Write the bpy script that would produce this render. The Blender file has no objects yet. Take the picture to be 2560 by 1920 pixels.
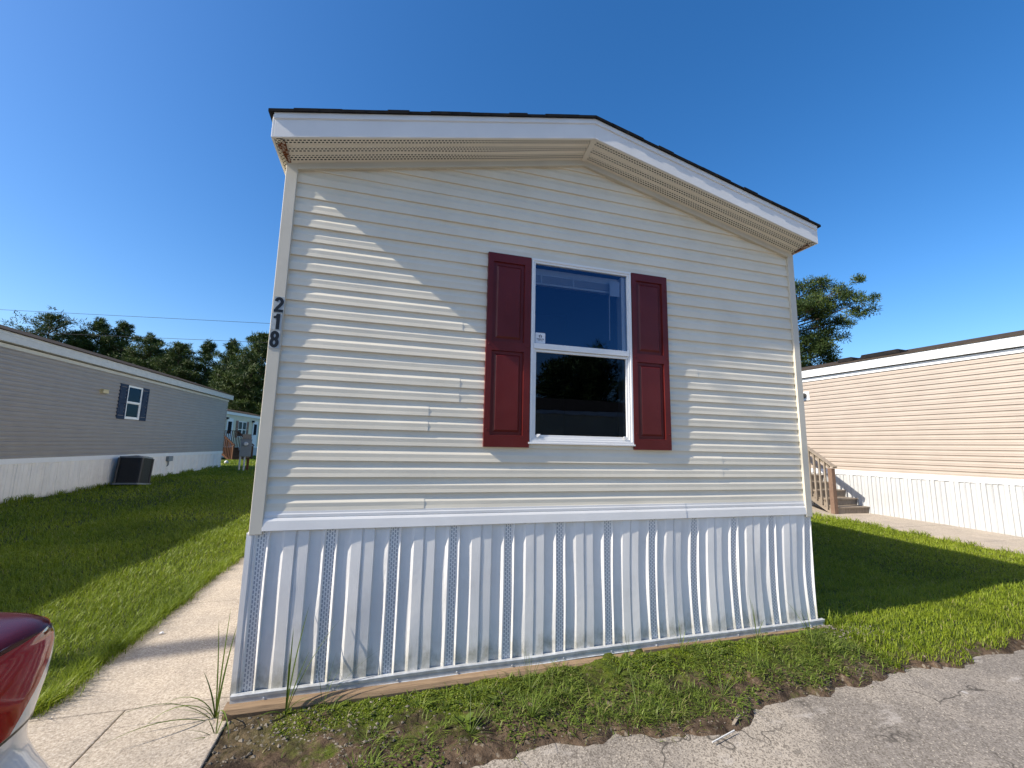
import bpy, math, random
import numpy as np
from mathutils import Vector, Matrix
sc = bpy.context.scene
rad = math.radians
# ------------------------------------------------------------------ camera
CAM = np.array([0.7593, -3.1895, 1.2222])
YAW, PIT, ROL, FPX = 0.2833, 0.1434, 0.0204, 1082.92
def _axes():
    cy, sy, cp, sp, cr, sr = math.cos(YAW), math.sin(YAW), math.cos(PIT), math.sin(PIT), math.cos(ROL), math.sin(ROL)
    Rz = np.array([[cy, sy, 0], [-sy, cy, 0], [0, 0, 1]])
    f = np.array([0, cp, sp]); u = np.array([0, -sp, cp]); r = np.array([1, 0, 0])
    return Rz @ (cr*r+sr*u), Rz @ (-sr*r+cr*u), Rz @ f
RR, UU, FF = _axes()
cam = bpy.data.objects.new('camera', bpy.data.cameras.new('camera')); sc.collection.objects.link(cam)
m = Matrix.Identity(4)
for i in range(3):
    m[i][0] = RR[i]; m[i][1] = UU[i]; m[i][2] = -FF[i]; m[i][3] = CAM[i]
cam.matrix_world = m
cam.data.sensor_width = 36; cam.data.lens = 36*FPX/2560
cam.data.clip_start = 0.05; cam.data.clip_end = 3000
sc.camera = cam
# ------------------------------------------------------------------ world and sun
SUN = Vector((-1, -0.1187, 0.763)).normalized()
EL = math.asin(SUN.z); AZ = math.atan2(SUN.x, SUN.y)
w = bpy.data.worlds.new('World'); sc.world = w; w.use_nodes = True
nt = w.node_tree; nt.nodes.clear()
sky = nt.nodes.new('ShaderNodeTexSky'); sky.sky_type = 'NISHITA'; sky.sun_disc = False
sky.sun_elevation = EL; sky.sun_rotation = AZ
sky.altitude = 0; sky.air_density = 1.0; sky.dust_density = 1.0; sky.ozone_density = 3.2
bg = nt.nodes.new('ShaderNodeBackground'); bg.inputs[1].default_value = 0.125
wo = nt.nodes.new('ShaderNodeOutputWorld')
hs = nt.nodes.new('ShaderNodeHueSaturation'); hs.inputs['Saturation'].default_value = 1.32; hs.inputs['Hue'].default_value = 0.504
nt.links.new(sky.outputs[0], hs.inputs['Color']); nt.links.new(hs.outputs[0], bg.inputs[0]); nt.links.new(bg.outputs[0], wo.inputs[0])
sl = bpy.data.lights.new('sun', 'SUN'); sl.energy = 4.6; sl.angle = rad(0.53); sl.color = (1, 0.92, 0.80)
so = bpy.data.objects.new('sun', sl); sc.collection.objects.link(so)
so.rotation_euler = SUN.to_track_quat('Z', 'Y').to_euler()
sc.view_settings.view_transform = 'Standard'; sc.view_settings.look = 'None'
sc.view_settings.exposure = 0.72; sc.view_settings.gamma = 1
sc.cycles.max_bounces = 6; sc.cycles.transparent_max_bounces = 8
# ------------------------------------------------------------------ helpers
rng = random.Random(7)
nr = np.random.RandomState(11)
def at(u, v, dist):
    d = FF*FPX + RR*(u-1280) - UU*(v-960)
    return CAM + d*(dist/(d @ FF))
def ss(a, b, x):
    t = np.clip((np.asarray(x, float)-a)/(b-a), 0, 1); return t*t*(3-2*t)
_h = np.random.RandomState(3).rand(256, 256)
def vn(x, y):
    x = np.asarray(x, float); y = np.asarray(y, float)
    xi = np.floor(x).astype(int); yi = np.floor(y).astype(int); fx = x-xi; fy = y-yi
    fx = fx*fx*(3-2*fx); fy = fy*fy*(3-2*fy)
    g = lambda a, b: _h[a % 256, b % 256]
    return (g(xi, yi)*(1-fx)+g(xi+1, yi)*fx)*(1-fy)+(g(xi, yi+1)*(1-fx)+g(xi+1, yi+1)*fx)*fy
def edge_y(x):            # where the dirt meets the asphalt
    x = np.asarray(x, float)
    return -0.72+0.10*(vn(x*1.7+3, x*0+5)-.5)+0.10*(vn(x*5, x*0+9)-.5)+0.05*(vn(x*19, x*0+2)-.5)-0.16*np.exp(-((x-2.75)/.28)**2)+0.12*ss(3.0, 4.4, x)-.45*ss(1.15, .6, x)
def gz(x, y):
    x = np.asarray(x, float); y = np.asarray(y, float)
    z = -0.395+0*x
    z = z+0.19*ss(5, 9.5, x)*(.45+.55*ss(0, 5, y))
    z = z+0.17*ss(-2.2, -6.5, x)+0.2*ss(8, 22, y)*ss(-1.5, -4.5, x)
    z = z+(.022*ss(-.3, -.10, y)*ss(-.02, .05, x)+0.078*ss(.3, 3.6, x)*ss(-.75, -.15, y))*(y < .6)*(1-ss(5, 7, x)*.6)
    z = z+(0.020*(vn(x*4, y*4)-.5)+.016*(vn(x*13, y*13)-.5)+.012*(vn(x*31+5, y*31)-.5))*np.where((x > .0) & (x < 5) & (y < 0.2), .55+1.0*ss(-.72, -.5, y), .6)
    e = edge_y(x)
    t_ = ss(e+.07, e-.09, y)
    z = np.where(x > -.02, z*(1-t_)+(-.462+.25*(z+.395)*(x < 5))*t_, z)
    z = np.where((x > -1.1) & (x < 0) & (y > -.1), np.minimum(z, -.40), z)
    return z
class MB:
    def __init__(s): s.v = []; s.f = []; s.m = []; s.M = None
    def add(s, vs, fs, mi=0):
        b = len(s.v)
        s.v += [tuple((s.M @ Vector(v)) if s.M else v) for v in vs]
        s.f += [tuple(b+i for i in f) for f in fs]; s.m += [mi]*len(fs)
        return s
    def box(s, x0, x1, y0, y1, z0, z1, mi=0):
        vs = [(x, y, z) for z in (z0, z1) for y in (y0, y1) for x in (x0, x1)]
        return s.add(vs, [(0, 2, 3, 1), (4, 5, 7, 6), (0, 1, 5, 4), (2, 6, 7, 3), (0, 4, 6, 2), (1, 3, 7, 5)], mi)
    def prism(s, pts, y0, y1, mi=0):        # polygon in xz (counter-clockwise seen from -y), extruded along y
        n = len(pts)
        vs = [(p[0], y0, p[1]) for p in pts]+[(p[0], y1, p[1]) for p in pts]
        fs = [tuple(range(n)), tuple(range(2*n-1, n-1, -1))]+[(i, i+n, (i+1) % n+n, (i+1) % n) for i in range(n)]
        return s.add(vs, fs, mi)
    def bar(s, a, b, w, h=None, mi=0, up=(0, 0, 1)):
        a = Vector(a); b = Vector(b); h = h or w; d = (b-a).normalized(); u = Vector(up)
        if abs(d.dot(u)) > .98: u = Vector((0, 1, 0))
        r = d.cross(u).normalized(); u = r.cross(d).normalized()
        vs = [tuple(p+r*(sx*w/2)+u*(sy*h/2)) for p in (a, b) for sx, sy in ((-1, -1), (1, -1), (1, 1), (-1, 1))]
        return s.add(vs, [(0, 3, 2, 1), (4, 5, 6, 7), (0, 1, 5, 4), (1, 2, 6, 5), (2, 3, 7, 6), (3, 0, 4, 7)], mi)
    def tube(s, pts, rs, n=8, mi=0, cap=True):
        pts = [Vector(p) for p in pts]
        if not isinstance(rs, (list, tuple)): rs = [rs]*len(pts)
        vs = []; fs = []
        ref = Vector((0.13, 0.21, 1)).normalized()
        for i, p in enumerate(pts):
            d = (pts[min(i+1, len(pts)-1)]-pts[max(i-1, 0)]).normalized()
            a = d.cross(ref)
            if a.length < 1e-3: a = d.cross(Vector((1, 0, 0)))
            a.normalize(); b = d.cross(a)
            for k in range(n):
                t = 2*math.pi*k/n; vs.append(tuple(p+a*(rs[i]*math.cos(t))+b*(rs[i]*math.sin(t))))
        for i in range(len(pts)-1):
            for k in range(n):
                fs.append((i*n+k, i*n+(k+1) % n, (i+1)*n+(k+1) % n, (i+1)*n+k))
        if cap: fs += [tuple(range(n-1, -1, -1)), tuple(range((len(pts)-1)*n, len(pts)*n))]
        return s.add(vs, fs, mi)
    def grid(s, P, mi=0, flip=False):       # P[i][j] points
        R = len(P); Cn = len(P[0]); vs = [p for r in P for p in r]
        fs = []
        for i in range(R-1):
            for j in range(Cn-1):
                q = (i*Cn+j, i*Cn+j+1, (i+1)*Cn+j+1, (i+1)*Cn+j)
                fs.append(q[::-1] if flip else q)
        if callable(mi):
            b = len(s.v); s.v += [tuple((s.M @ Vector(v)) if s.M else v) for v in vs]
            s.f += [tuple(b+i for i in f) for f in fs]
            s.m += [mi(i, j) for i in range(R-1) for j in range(Cn-1)]
            return s
        return s.add(vs, fs, mi)
    def build(s, name, mats, parent=None, smooth=False, loc=None, **props):
        me = bpy.data.meshes.new(name)
        me.from_pydata([tuple(map(float, v)) for v in s.v], [], s.f); 
        if not isinstance(mats, (list, tuple)): mats = [mats]
        for q in mats: me.materials.append(q)
        me.polygons.foreach_set('material_index', s.m)
        if smooth: me.polygons.foreach_set('use_smooth', [True]*len(me.polygons))
        me.update()
        o = bpy.data.objects.new(name, me); sc.collection.objects.link(o)
        if parent: o.parent = parent
        if loc: o.location = loc
        for k, v in props.items(): o[k] = v
        return o
def tag(o, label, cat, group=None):
    o['label'] = label; o['category'] = cat
    if group: o['group'] = group
    return o
def thing(name, label, cat, loc=(0, 0, 0), rz=0, group=None):
    o = bpy.data.objects.new(name, None); sc.collection.objects.link(o)
    o.location = loc; o.rotation_euler = (0, 0, rz); o.empty_display_size = .2
    return tag(o, label, cat, group)
def bev(o, w=.003, seg=2):
    md = o.modifiers.new('bevel', 'BEVEL'); md.width = w; md.segments = seg; md.limit_method = 'ANGLE'; md.angle_limit = rad(40)
    return o
def dup(root, loc, rz=0, label=None, scale=None):
    r = root.copy(); sc.collection.objects.link(r); r.location = loc; r.rotation_euler = (0, 0, rz)
    if scale: r.scale = scale
    if label: r['label'] = label
    for ch in list(root.children):
        c = ch.copy(); sc.collection.objects.link(c); c.parent = r
        for g in ch.children:
            d = g.copy(); sc.collection.objects.link(d); d.parent = c
    return r
# ------------------------------------------------------------------ materials
class N:
    def __init__(s, name, rough=.6, spec=.5):
        s.mat = bpy.data.materials.new(name); s.mat.use_nodes = True; s.t = s.mat.node_tree
        s.b = s.t.nodes['Principled BSDF']; s.b.inputs['Roughness'].default_value = rough
        s.b.inputs['Specular IOR Level'].default_value = spec
        s.co = s.t.nodes.new('ShaderNodeTexCoord').outputs['Object']
    def l(s, a, b): s.t.links.new(a, b)
    def n(s, ty, **k):
        q = s.t.nodes.new(ty)
        for a, b in k.items(): setattr(q, a, b)
        return q
    def map(s, scale=(1, 1, 1), co=None):
        q = s.n('ShaderNodeMapping'); q.inputs['Scale'].default_value = scale; s.l(co or s.co, q.inputs[0]); return q.outputs[0]
    def noise(s, sc_=5, det=4, rough=.55, co=None, dist=0):
        q = s.n('ShaderNodeTexNoise'); q.inputs['Scale'].default_value = sc_; q.inputs['Detail'].default_value = det
        q.inputs['Roughness'].default_value = rough; q.inputs['Distortion'].default_value = dist
        s.l(co or s.co, q.inputs['Vector']); return q.outputs['Fac']
    def vor(s, sc_=50, feat='F1', out='Distance', co=None):
        q = s.n('ShaderNodeTexVoronoi'); q.feature = feat; q.inputs['Scale'].default_value = sc_
        s.l(co or s.co, q.inputs['Vector']); return q.outputs[out]
    def ramp(s, fac, stops):
        q = s.n('ShaderNodeValToRGB'); e = q.color_ramp.elements
        while len(e) < len(stops): e.new(.5)
        for i, (p, c) in enumerate(stops):
            e[i].position = p; e[i].color = (c, c, c, 1) if isinstance(c, (int, float)) else (*c, 1)
        s.l(fac, q.inputs[0]); return q.outputs[0]
    def mix(s, f, a, b, mode='MIX'):
        q = s.n('ShaderNodeMix'); q.data_type = 'RGBA'; q.blend_type = mode
        for sock, val in ((q.inputs[0], f), (q.inputs[6], a), (q.inputs[7], b)):
            if isinstance(val, (int, float)): sock.default_value = val if sock.type == 'VALUE' else (val, val, val, 1)
            elif isinstance(val, tuple): sock.default_value = (*val, 1)
            else: s.l(val, sock)
        return q.outputs[2]
    def math(s, op, a, b=0):
        q = s.n('ShaderNodeMath'); q.operation = op
        for i, val in enumerate((a, b)):
            if isinstance(val, (int, float)): q.inputs[i].default_value = val
            else: s.l(val, q.inputs[i])
        return q.outputs[0]
    def sep(s, co=None):
        q = s.n('ShaderNodeSeparateXYZ'); s.l(co or s.co, q.inputs[0]); return q.outputs
    def col(s, c):
        if isinstance(c, tuple): s.b.inputs['Base Color'].default_value = (*c, 1)
        else: s.l(c, s.b.inputs['Base Color'])
        return s
    def bump(s, h, st=.3, d=.01):
        q = s.n('ShaderNodeBump'); q.inputs['Strength'].default_value = st; q.inputs['Distance'].default_value = d
        s.l(h, q.inputs['Height']); s.l(q.outputs[0], s.b.inputs['Normal']); return s
def vinyl(name, c, grain=(1.2, 1, 55), rough=.42, dirt=.12, st=.25, dcol=(.45, .42, .36), splash=False):
    k = N(name, rough, .35)
    a = k.noise(2.2, 5); g = k.noise(7, 4, .6, k.map(grain))
    c2 = tuple(x*.9 for x in c)
    base = k.mix(k.ramp(a, [(.35, 0.), (.7, 1.)]), c, c2)
    f = k.math('MULTIPLY', k.ramp(k.noise(5, 6, .7), [(.52, 0.), (.8, 1.)]), dirt)
    base = k.mix(f, base, tuple(x*y for x, y in zip(c, dcol)))
    base = k.mix(k.ramp(g, [(.3, .06), (.6, 0.)]), base, tuple(x*.8 for x in c))
    if splash:
        S = k.sep(); sp_ = k.ramp(k.math('ADD', S[2], k.math('MULTIPLY', k.noise(6, 6, .7, k.map((1, 1, .35))), .42)), [(-.0, .75), (.10, .0)])
        base = k.mix(k.math('MULTIPLY', sp_, k.ramp(k.noise(14, 5, .7), [(.3, .2), (.65, 1.)])), base, (.30, .28, .20))
    k.col(base).bump(g, st, .002)
    return k.mat
def perf(name, c, px, pz, u='x', v='z', hole=(.03, .035, .045), uw=.3, vw=.28, bands=None):
    k = N(name, .45, .3); S = k.sep(); ix = {'x': 0, 'y': 1, 'z': 2}
    U = k.math('DIVIDE', S[ix[u]], px); V = k.math('DIVIDE', S[ix[v]], pz)
    row = k.math('FLOOR', U); off = k.math('MULTIPLY', k.math('MODULO', k.math('ABSOLUTE', row), 2), .5)
    V = k.math('ADD', V, off)
    fu = k.math('ABSOLUTE', k.math('SUBTRACT', k.math('FRACT', U), .5)); fv = k.math('ABSOLUTE', k.math('SUBTRACT', k.math('FRACT', V), .5))
    hl = k.math('MULTIPLY', k.math('LESS_THAN', fu, uw/1.0), k.math('LESS_THAN', fv, vw))
    base = k.mix(k.ramp(k.noise(2.5, 4), [(.35, 0.), (.7, 1.)]), c, tuple(x*.92 for x in c))
    k.col(k.mix(hl, base, hole)); return k.mat
def plain(name, c, rough=.5, spec=.5, metal=0, var=.12, sc_=6, st=.1):
    k = N(name, rough, spec); k.b.inputs['Metallic'].default_value = metal
    a = k.noise(sc_, 5)
    k.col(k.mix(k.ramp(a, [(.3, 0.), (.7, 1.)]), c, tuple(x*(1-var) for x in c)))
    if st: k.bump(k.noise(sc_*9, 3), st, .002)
    return k.mat
CREAM = (.79, .725, .585); WHITE = (.76, .77, .78)
M = {}
M['siding'] = vinyl('cream_vinyl', CREAM, dirt=.10)
M['post'] = vinyl('cream_corner_vinyl', (.62, .575, .475), grain=(60, 1, 1.5))
M['belt'] = vinyl('white_vinyl', (.81, .795, .76), dirt=.08)
M['skirt'] = vinyl('white_skirting', (.83, .81, .77), grain=(60, 1, 1.2), dirt=.22, st=.4, splash=True)
M['skirt_vent'] = perf('skirting_vent', (.83, .81, .77), .0155, .028, 'x', 'z', hole=(.36, .37, .39), uw=.24, vw=.34)
M['soffit'] = plain('soffit_cream', (.76, .71, .60), .5, .3, var=.08, st=0)
M['soffit_vent'] = perf('soffit_vent', (.76, .71, .60), .0175, .025, 'y', 'x', hole=(.015, .013, .012), uw=.27, vw=.30)
M['fascia'] = vinyl('white_fascia', (.80, .785, .75), dirt=.07, st=.15)
M['white'] = plain('white_trim', (.78, .79, .80), .35, .45, var=.05, st=.05)
M['vframe'] = plain('window_vinyl', (.85, .84, .81), .3, .5, var=.04, st=0)
k = N('rusty_channel', .8, .2)
nz = k.noise(38, 5, .7); k.col(k.mix(k.ramp(nz, [(.40, 0.), (.52, 1.)]), (.55, .50, .42), (.16, .045, .015))); M['rust'] = k.mat
k = N('asphalt_shingle', 1, .05); a = k.vor(18, co=k.map((1, 2.2, 1)), out='Color'); b_ = k.noise(160, 2)
k.col(k.mix(b_, k.mix(k.ramp(a, [(.0, 0.), (1., 1.)]), (.010, .010, .011), (.022, .020, .019)), (.008, .008, .008), 'ADD')); M['shingle'] = k.mat
k = N('brown_shingle', 1, .05); a = k.vor(9, co=k.map((1, 2.2, 1)), out='Color'); b_ = k.noise(90, 2)
k.col(k.mix(b_, k.mix(k.ramp(a, [(0., 0.), (1., 1.)]), (.035, .027, .02), (.07, .055, .042)), (.012, .01, .009), 'ADD')); M['shingle2'] = k.mat
def painted(name, c, rough, grain=(55, 1, 1.5)):
    k = N(name, rough, .32); g = k.noise(6, 5, .6, k.map(grain)); a = k.noise(3.2, 3)
    k.col(k.mix(k.ramp(a, [(.35, 0.), (.7, 1.)]), c, tuple(min(1, x*1.25+.004) for x in c))).bump(g, .35, .003)
    r = k.ramp(k.noise(9, 3), [(.3, rough-.08), (.7, rough+.08)]); k.l(r, k.b.inputs['Roughness']); return k.mat
M['maroon'] = painted('maroon_shutter', (.10, .0085, .007), .36)
M['blue'] = painted('blue_shutter', (.012, .027, .06), .7)
def glass(name, tint=(.55, .62, .66), refl=1.0, gc=(.34, .64, 1.1)):
    m_ = bpy.data.materials.new(name); m_.use_nodes = True; t = m_.node_tree; t.nodes.clear()
    o = t.nodes.new('ShaderNodeOutputMaterial'); mx = t.nodes.new('ShaderNodeMixShader'); f = t.nodes.new('ShaderNodeFresnel'); f.inputs[0].default_value = 1.6
    mu = t.nodes.new('ShaderNodeMath'); mu.operation = 'MULTIPLY'; mu.inputs[1].default_value = 1.7; mu.use_clamp = True
    tr = t.nodes.new('ShaderNodeBsdfTransparent'); tr.inputs[0].default_value = (*tint, 1)
    gl = t.nodes.new('ShaderNodeBsdfGlossy'); gl.inputs['Roughness'].default_value = 0.0; gl.inputs[0].default_value = (gc[0]*refl, gc[1]*refl, gc[2]*refl, 1)
    nz = t.nodes.new('ShaderNodeTexNoise'); nz.inputs['Scale'].default_value = 3; bp = t.nodes.new('ShaderNodeBump'); bp.inputs['Strength'].default_value = .03; bp.inputs['Distance'].default_value = .01
    t.links.new(nz.outputs[0], bp.inputs['Height']); t.links.new(bp.outputs[0], gl.inputs['Normal'])
    t.links.new(f.outputs[0], mu.inputs[0]); t.links.new(mu.outputs[0], mx.inputs[0]); t.links.new(tr.outputs[0], mx.inputs[1]); t.links.new(gl.outputs[0], mx.inputs[2]); t.links.new(mx.outputs[0], o.inputs[0])
    return m_
M['glass'] = glass('window_glass', (.85, .9, .93)); M['screen'] = glass('screened_glass', (.2, .22, .25), .5, (.55, .72, 1.)); M['dimglass'] = glass('dim_glass', (.25, .27, .28), .22)
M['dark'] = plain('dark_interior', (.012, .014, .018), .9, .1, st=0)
M['blind'] = plain('blind_slats', (.55, .58, .6), .5, .4, var=.05, st=0)
M['black'] = plain('black_vinyl', (.006, .006, .007), .35, .4, st=0)
M['platem'] = plain('number_plate_silver', (.42, .46, .47), .35, .5, var=.25, sc_=30, st=0)
M['ink'] = plain('sticker_ink', (.02, .025, .05), .6, .3, st=0)
def wood(name, c, c2, rough=.8, grain=(2, 40, 40), bsc=5):
    k = N(name, rough, .25); g = k.noise(bsc, 6, .65, k.map(grain)); a = k.noise(1.7, 3)
    col = k.mix(k.ramp(g, [(.3, 0.), (.7, 1.)]), c, c2); col = k.mix(k.ramp(a, [(.4, 0.), (.75, .5)]), col, tuple(x*.55 for x in c2))
    k.col(col).bump(g, .5, .005); return k.mat
M['timber'] = wood('treated_timber', (.36, .25, .15), (.21, .14, .085), grain=(1.5, 22, 30))
M['deckwood'] = wood('weathered_wood', (.36, .30, .235), (.21, .17, .13), grain=(6, 6, 2))
M['redwood'] = wood('brown_stained_wood', (.17, .075, .035), (.09, .04, .02))
M['postwood'] = wood('reddish_post_wood', (.25, .165, .115), (.14, .085, .06), grain=(20, 20, 2))
# concrete
k = N('walk_concrete', .9, .25)
f1 = k.noise(75, 5, .8); f2 = k.noise(3.0, 6, .6); f3 = k.vor(95)
c = k.mix(k.ramp(f2, [(.35, 0.), (.7, 1.)]), (.47, .40, .315), (.37, .32, .26))
c = k.mix(k.ramp(f1, [(.38, .85), (.52, 0.)]), c, (.20, .165, .13)); c = k.mix(k.ramp(f1, [(.56, .0), (.66, .7)]), c, (.68, .62, .54))
c = k.mix(k.ramp(k.noise(1.3, 7, .7), [(.55, 0.), (.75, .45)]), c, (.24, .21, .18))
c = k.mix(k.ramp(k.vor(13, out='Distance'), [(.0, .5), (.045, 0.)]), c, (.13, .10, .08))
k.col(c).bump(f1, .5, .006); M['concrete'] = k.mat
# asphalt
k = N('old_asphalt', .92, .3)
v1 = k.vor(130, out='Color'); v2 = k.vor(130); big = k.noise(1.1, 6, .62); mid = k.noise(7, 6, .7)
c = k.mix(k.ramp(big, [(.40, 0.), (.60, 1.)]), (.36, .315, .26), (.22, .195, .168))
c = k.mix(k.ramp(v1, [(.25, .7), (.5, 0.)]), c, (.09, .075, .06)); c = k.mix(k.ramp(v1, [(.76, 0.), (.9, .6)]), c, (.50, .44, .36))
c = k.mix(k.ramp(mid, [(.55, 0.), (.8, .5)]), c, (.38, .34, .30)); c = k.mix(k.ramp(k.noise(2.6, 5, .6, k.map((1, 2.5, 1))), [(.60, 0.), (.70, .45)]), c, (.50, .46, .42))
c = k.mix(k.ramp(k.vor(2.1), [(.0, .7), (.035, .6), (.05, 0.)]), c, (.50, .47, .44))
c = k.mix(k.ramp(k.vor(3.3, co=k.map((1, 1.8, 1))), [(.0, .8), (.028, .7), (.04, 0.)]), c, (.035, .03, .03))
cw = k.n('ShaderNodeVectorMath'); cw.operation = 'ADD'; nn_ = k.n('ShaderNodeTexNoise'); nn_.inputs['Scale'].default_value = 5; k.l(k.co, nn_.inputs[0]); sc2 = k.n('ShaderNodeVectorMath'); sc2.operation = 'SCALE'; sc2.inputs[3].default_value = .35; k.l(nn_.outputs['Color'], sc2.inputs[0]); k.l(k.co, cw.inputs[0]); k.l(sc2.outputs[0], cw.inputs[1])
ck = k.vor(1.1, 'DISTANCE_TO_EDGE', co=cw.outputs[0]); c = k.mix(k.math('MULTIPLY', k.ramp(ck, [(.0, 1.), (.006, .6), (.011, 0.)]), k.ramp(k.noise(1.7, 3), [(.42, 0.), (.55, .85)])), c, (.035, .03, .025))
k.col(c).bump(k.mix(.5, v2, mid), .55, .006); M['asphalt'] = k.mat
# ground: dirt, moss, soil under the lawn
k = N('yard_soil', .98, .15); S = k.sep()
n1 = k.noise(26, 6, .7); n2 = k.noise(3.1, 5, .6); n3 = k.noise(90, 3, .7)
c = k.mix(k.ramp(n1, [(.35, 0.), (.65, 1.)]), (.052, .034, .021), (.15, .105, .07))
c = k.mix(k.ramp(k.vor(55, out='Color'), [(.84, 0.), (.9, .6)]), c, (.30, .26, .20))
inx = k.math('MULTIPLY', k.ramp(S[0], [(.0, 0.), (.02, 0.), (.12, 1.)]), 1)
mg = k.n('ShaderNodeMapRange'); k.l(S[1], mg.inputs[0]); mg.inputs[1].default_value = -.62; mg.inputs[2].default_value = -.1
mossf = k.math('MULTIPLY', k.ramp(k.math('ADD', S[0], k.math('MULTIPLY', k.noise(4, 4), .6)), [(.45, .15), (.95, .92)]), k.ramp(k.math('ADD', k.math('MULTIPLY', mg.outputs[0], .35), k.noise(3.6, 6, .75)), [(.60, 0.), (.72, 1.)]))
mossc = k.mix(k.ramp(n3, [(.3, 0.), (.7, 1.)]), (.035, .055, .004), (.095, .125, .010))
c = k.mix(mossf, c, mossc)
lf = k.math('MAXIMUM', k.math('GREATER_THAN', S[1], .05), k.math('MULTIPLY', k.math('GREATER_THAN', S[0], 4.9), k.math('GREATER_THAN', k.math('ADD', S[1], k.math('MULTIPLY', k.noise(9, 3), .3)), -.28)))
c = k.mix(k.ramp(k.noise(4.5, 5, .7), [(.50, 0.), (.62, .75)]), c, (.022, .015, .011))
c = k.mix(k.math('MULTIPLY', lf, .85), c, k.mix(n2, (.030, .048, .012), (.055, .075, .02)))
k.col(c).bump(n1, .9, .02); M['soil'] = k.mat
def blade(name, stops, trans=.35, rough=.5):
    k = N(name, rough, .3); a = k.n('ShaderNodeAttribute'); a.attribute_name = 'rnd'
    c = k.ramp(a.outputs['Fac'], stops); k.col(c)
    tr = k.n('ShaderNodeBsdfTranslucent'); k.l(c, tr.inputs[0]); mx = k.n('ShaderNodeMixShader'); mx.inputs[0].default_value = trans
    o = [q for q in k.t.nodes if q.type == 'OUTPUT_MATERIAL'][0]
    k.l(k.b.outputs[0], mx.inputs[1]); k.l(tr.outputs[0], mx.inputs[2]); k.l(mx.outputs[0], o.inputs[0]); return k.mat
M['grass'] = blade('lawn_blades', [(0, (.07, .115, .006)), (.45, (.20, .27, .014)), (.85, (.32, .37, .028)), (.97, (.33, .32, .08)), (1, (.38, .34, .14))])
M['weed'] = blade('weed_blades', [(0, (.05, .085, .010)), (.5, (.12, .175, .022)), (.9, (.20, .26, .045)), (1, (.30, .26, .12))])
M['pine'] = blade('pine_needles', [(0, (.016, .034, .008)), (.5, (.045, .075, .014)), (.9, (.10, .13, .026)), (1, (.13, .14, .04))], .15, .6)
M['bark'] = wood('pine_bark', (.13, .095, .07), (.06, .045, .035), grain=(8, 8, 2), bsc=2)
M['stone'] = plain('limestone_pebbles', (.27, .235, .19), .9, .2, var=.7, sc_=9)
M['grey'] = vinyl('grey_vinyl', (.31, .28, .25), dirt=.1); M['greytrim'] = plain('pale_trim', (.55, .55, .52), .5, .4)
M['tan'] = vinyl('tan_vinyl', (.40, .338, .282), dirt=.08)
M['skirt2'] = vinyl('side_skirting', (.50, .505, .50), grain=(60, 1, 1.2), dirt=.2)
M['farcream'] = vinyl('far_cream_vinyl', (.80, .69, .48), dirt=.05)
M['acmetal'] = plain('dark_painted_steel', (.035, .038, .045), .45, .4); M['acfin'] = plain('condenser_grille', (.018, .02, .026), .5, .4)
M['boxgrey'] = plain('grey_painted_steel', (.19, .22, .24), .5, .5); M['pvc'] = plain('white_pvc', (.62, .62, .6), .4, .5)
M['cable'] = plain('black_cable', (.03, .03, .035), .6, .3, st=0)
M['galv'] = plain('galvanised_rail', (.62, .64, .65), .45, .5, metal=.25, var=.35, sc_=18)
M['rubber'] = plain('tyre_rubber', (.02, .02, .02), .8, .3)
k = N('silver_white_paint', .28, .6); k.b.inputs['Coat Weight'].default_value = 1; k.b.inputs['Coat Roughness'].default_value = .04
k.col(k.mix(k.noise(40, 3), (.60, .62, .63), (.56, .58, .60))); M['paint'] = k.mat
k = N('red_lamp_lens', .16, .22)
k.b.inputs['Roughness'].default_value = .07; k.col((.36, .006, .009)); M['lenstop'] = plain('smoked_lens_top', (.07, .004, .006), .14, .08, var=.3, st=0); M['lens'] = k.mat
k = N('tinted_car_glass', .05, .8); k.col((.01, .012, .015)); M['carglass'] = k.mat
k = N('clear_lens', .08, .7); k.col((.74, .71, .66)); M['clear'] = k.mat

# ------------------------------------------------------------------ ground, walks, asphalt
def ground():
    xs = np.concatenate([[-900, -300, -120, -60, -40], np.arange(-28, -8, 1.), np.arange(-8, -1.4, .35), np.arange(-1.4, .0, .1), np.arange(0, 5.2, .022), np.arange(5.2, 6.3, .06), np.arange(6.3, 12.6, .3), [13, 15, 18, 24, 40, 90, 300, 900]])
    ys = np.concatenate([[-900, -300, -90, -40, -20, -10, -6, -3, -1.6], np.arange(-1.1, .0, .02), np.arange(0, .2, .05), np.arange(.25, 6, .25), np.arange(6, 26, .8), [28, 34, 42, 60, 120, 400, 1500]])
    X, Y = np.meshgrid(xs, ys); Z = gz(X, Y)
    Z = np.where(Y < -1.3, np.where(X > -.02, Z-.03, Z-.01), Z)
    b = MB(); b.grid([[(X[i, j], Y[i, j], Z[i, j]) for j in range(len(xs))] for i in range(len(ys))])
    b.build('ground', M['soil'], smooth=True, kind='structure')
ground()
def asphalt():
    xs = np.concatenate([[-60, -20, -8], np.arange(-4, 8, .25), [10, 20, 60, 200]]); ys = np.concatenate([[-60, -20, -9, -6], np.arange(-4, -.39, .15)])
    b = MB(); P = []
    for y in ys:
        P.append([(x, y, -.428+.012*float(vn(x*1.3, y*1.3)-.5) if y > -6 else -.428) for x in xs])
    b.grid(P); b.build('road', M['asphalt'], smooth=True, kind='structure')
asphalt()
def slabs(name, rects, z, mat, th=.09, tilt=None):
    b = MB()
    for x0, x1, y0, y1, *zz in rects:
        z_ = zz[0] if zz else z
        b.box(x0, x1, y0, y1, z_-th, z_)
    o = b.build(name, mat, kind='structure'); bev(o, .006, 2); return o
g_ = .0035
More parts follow.
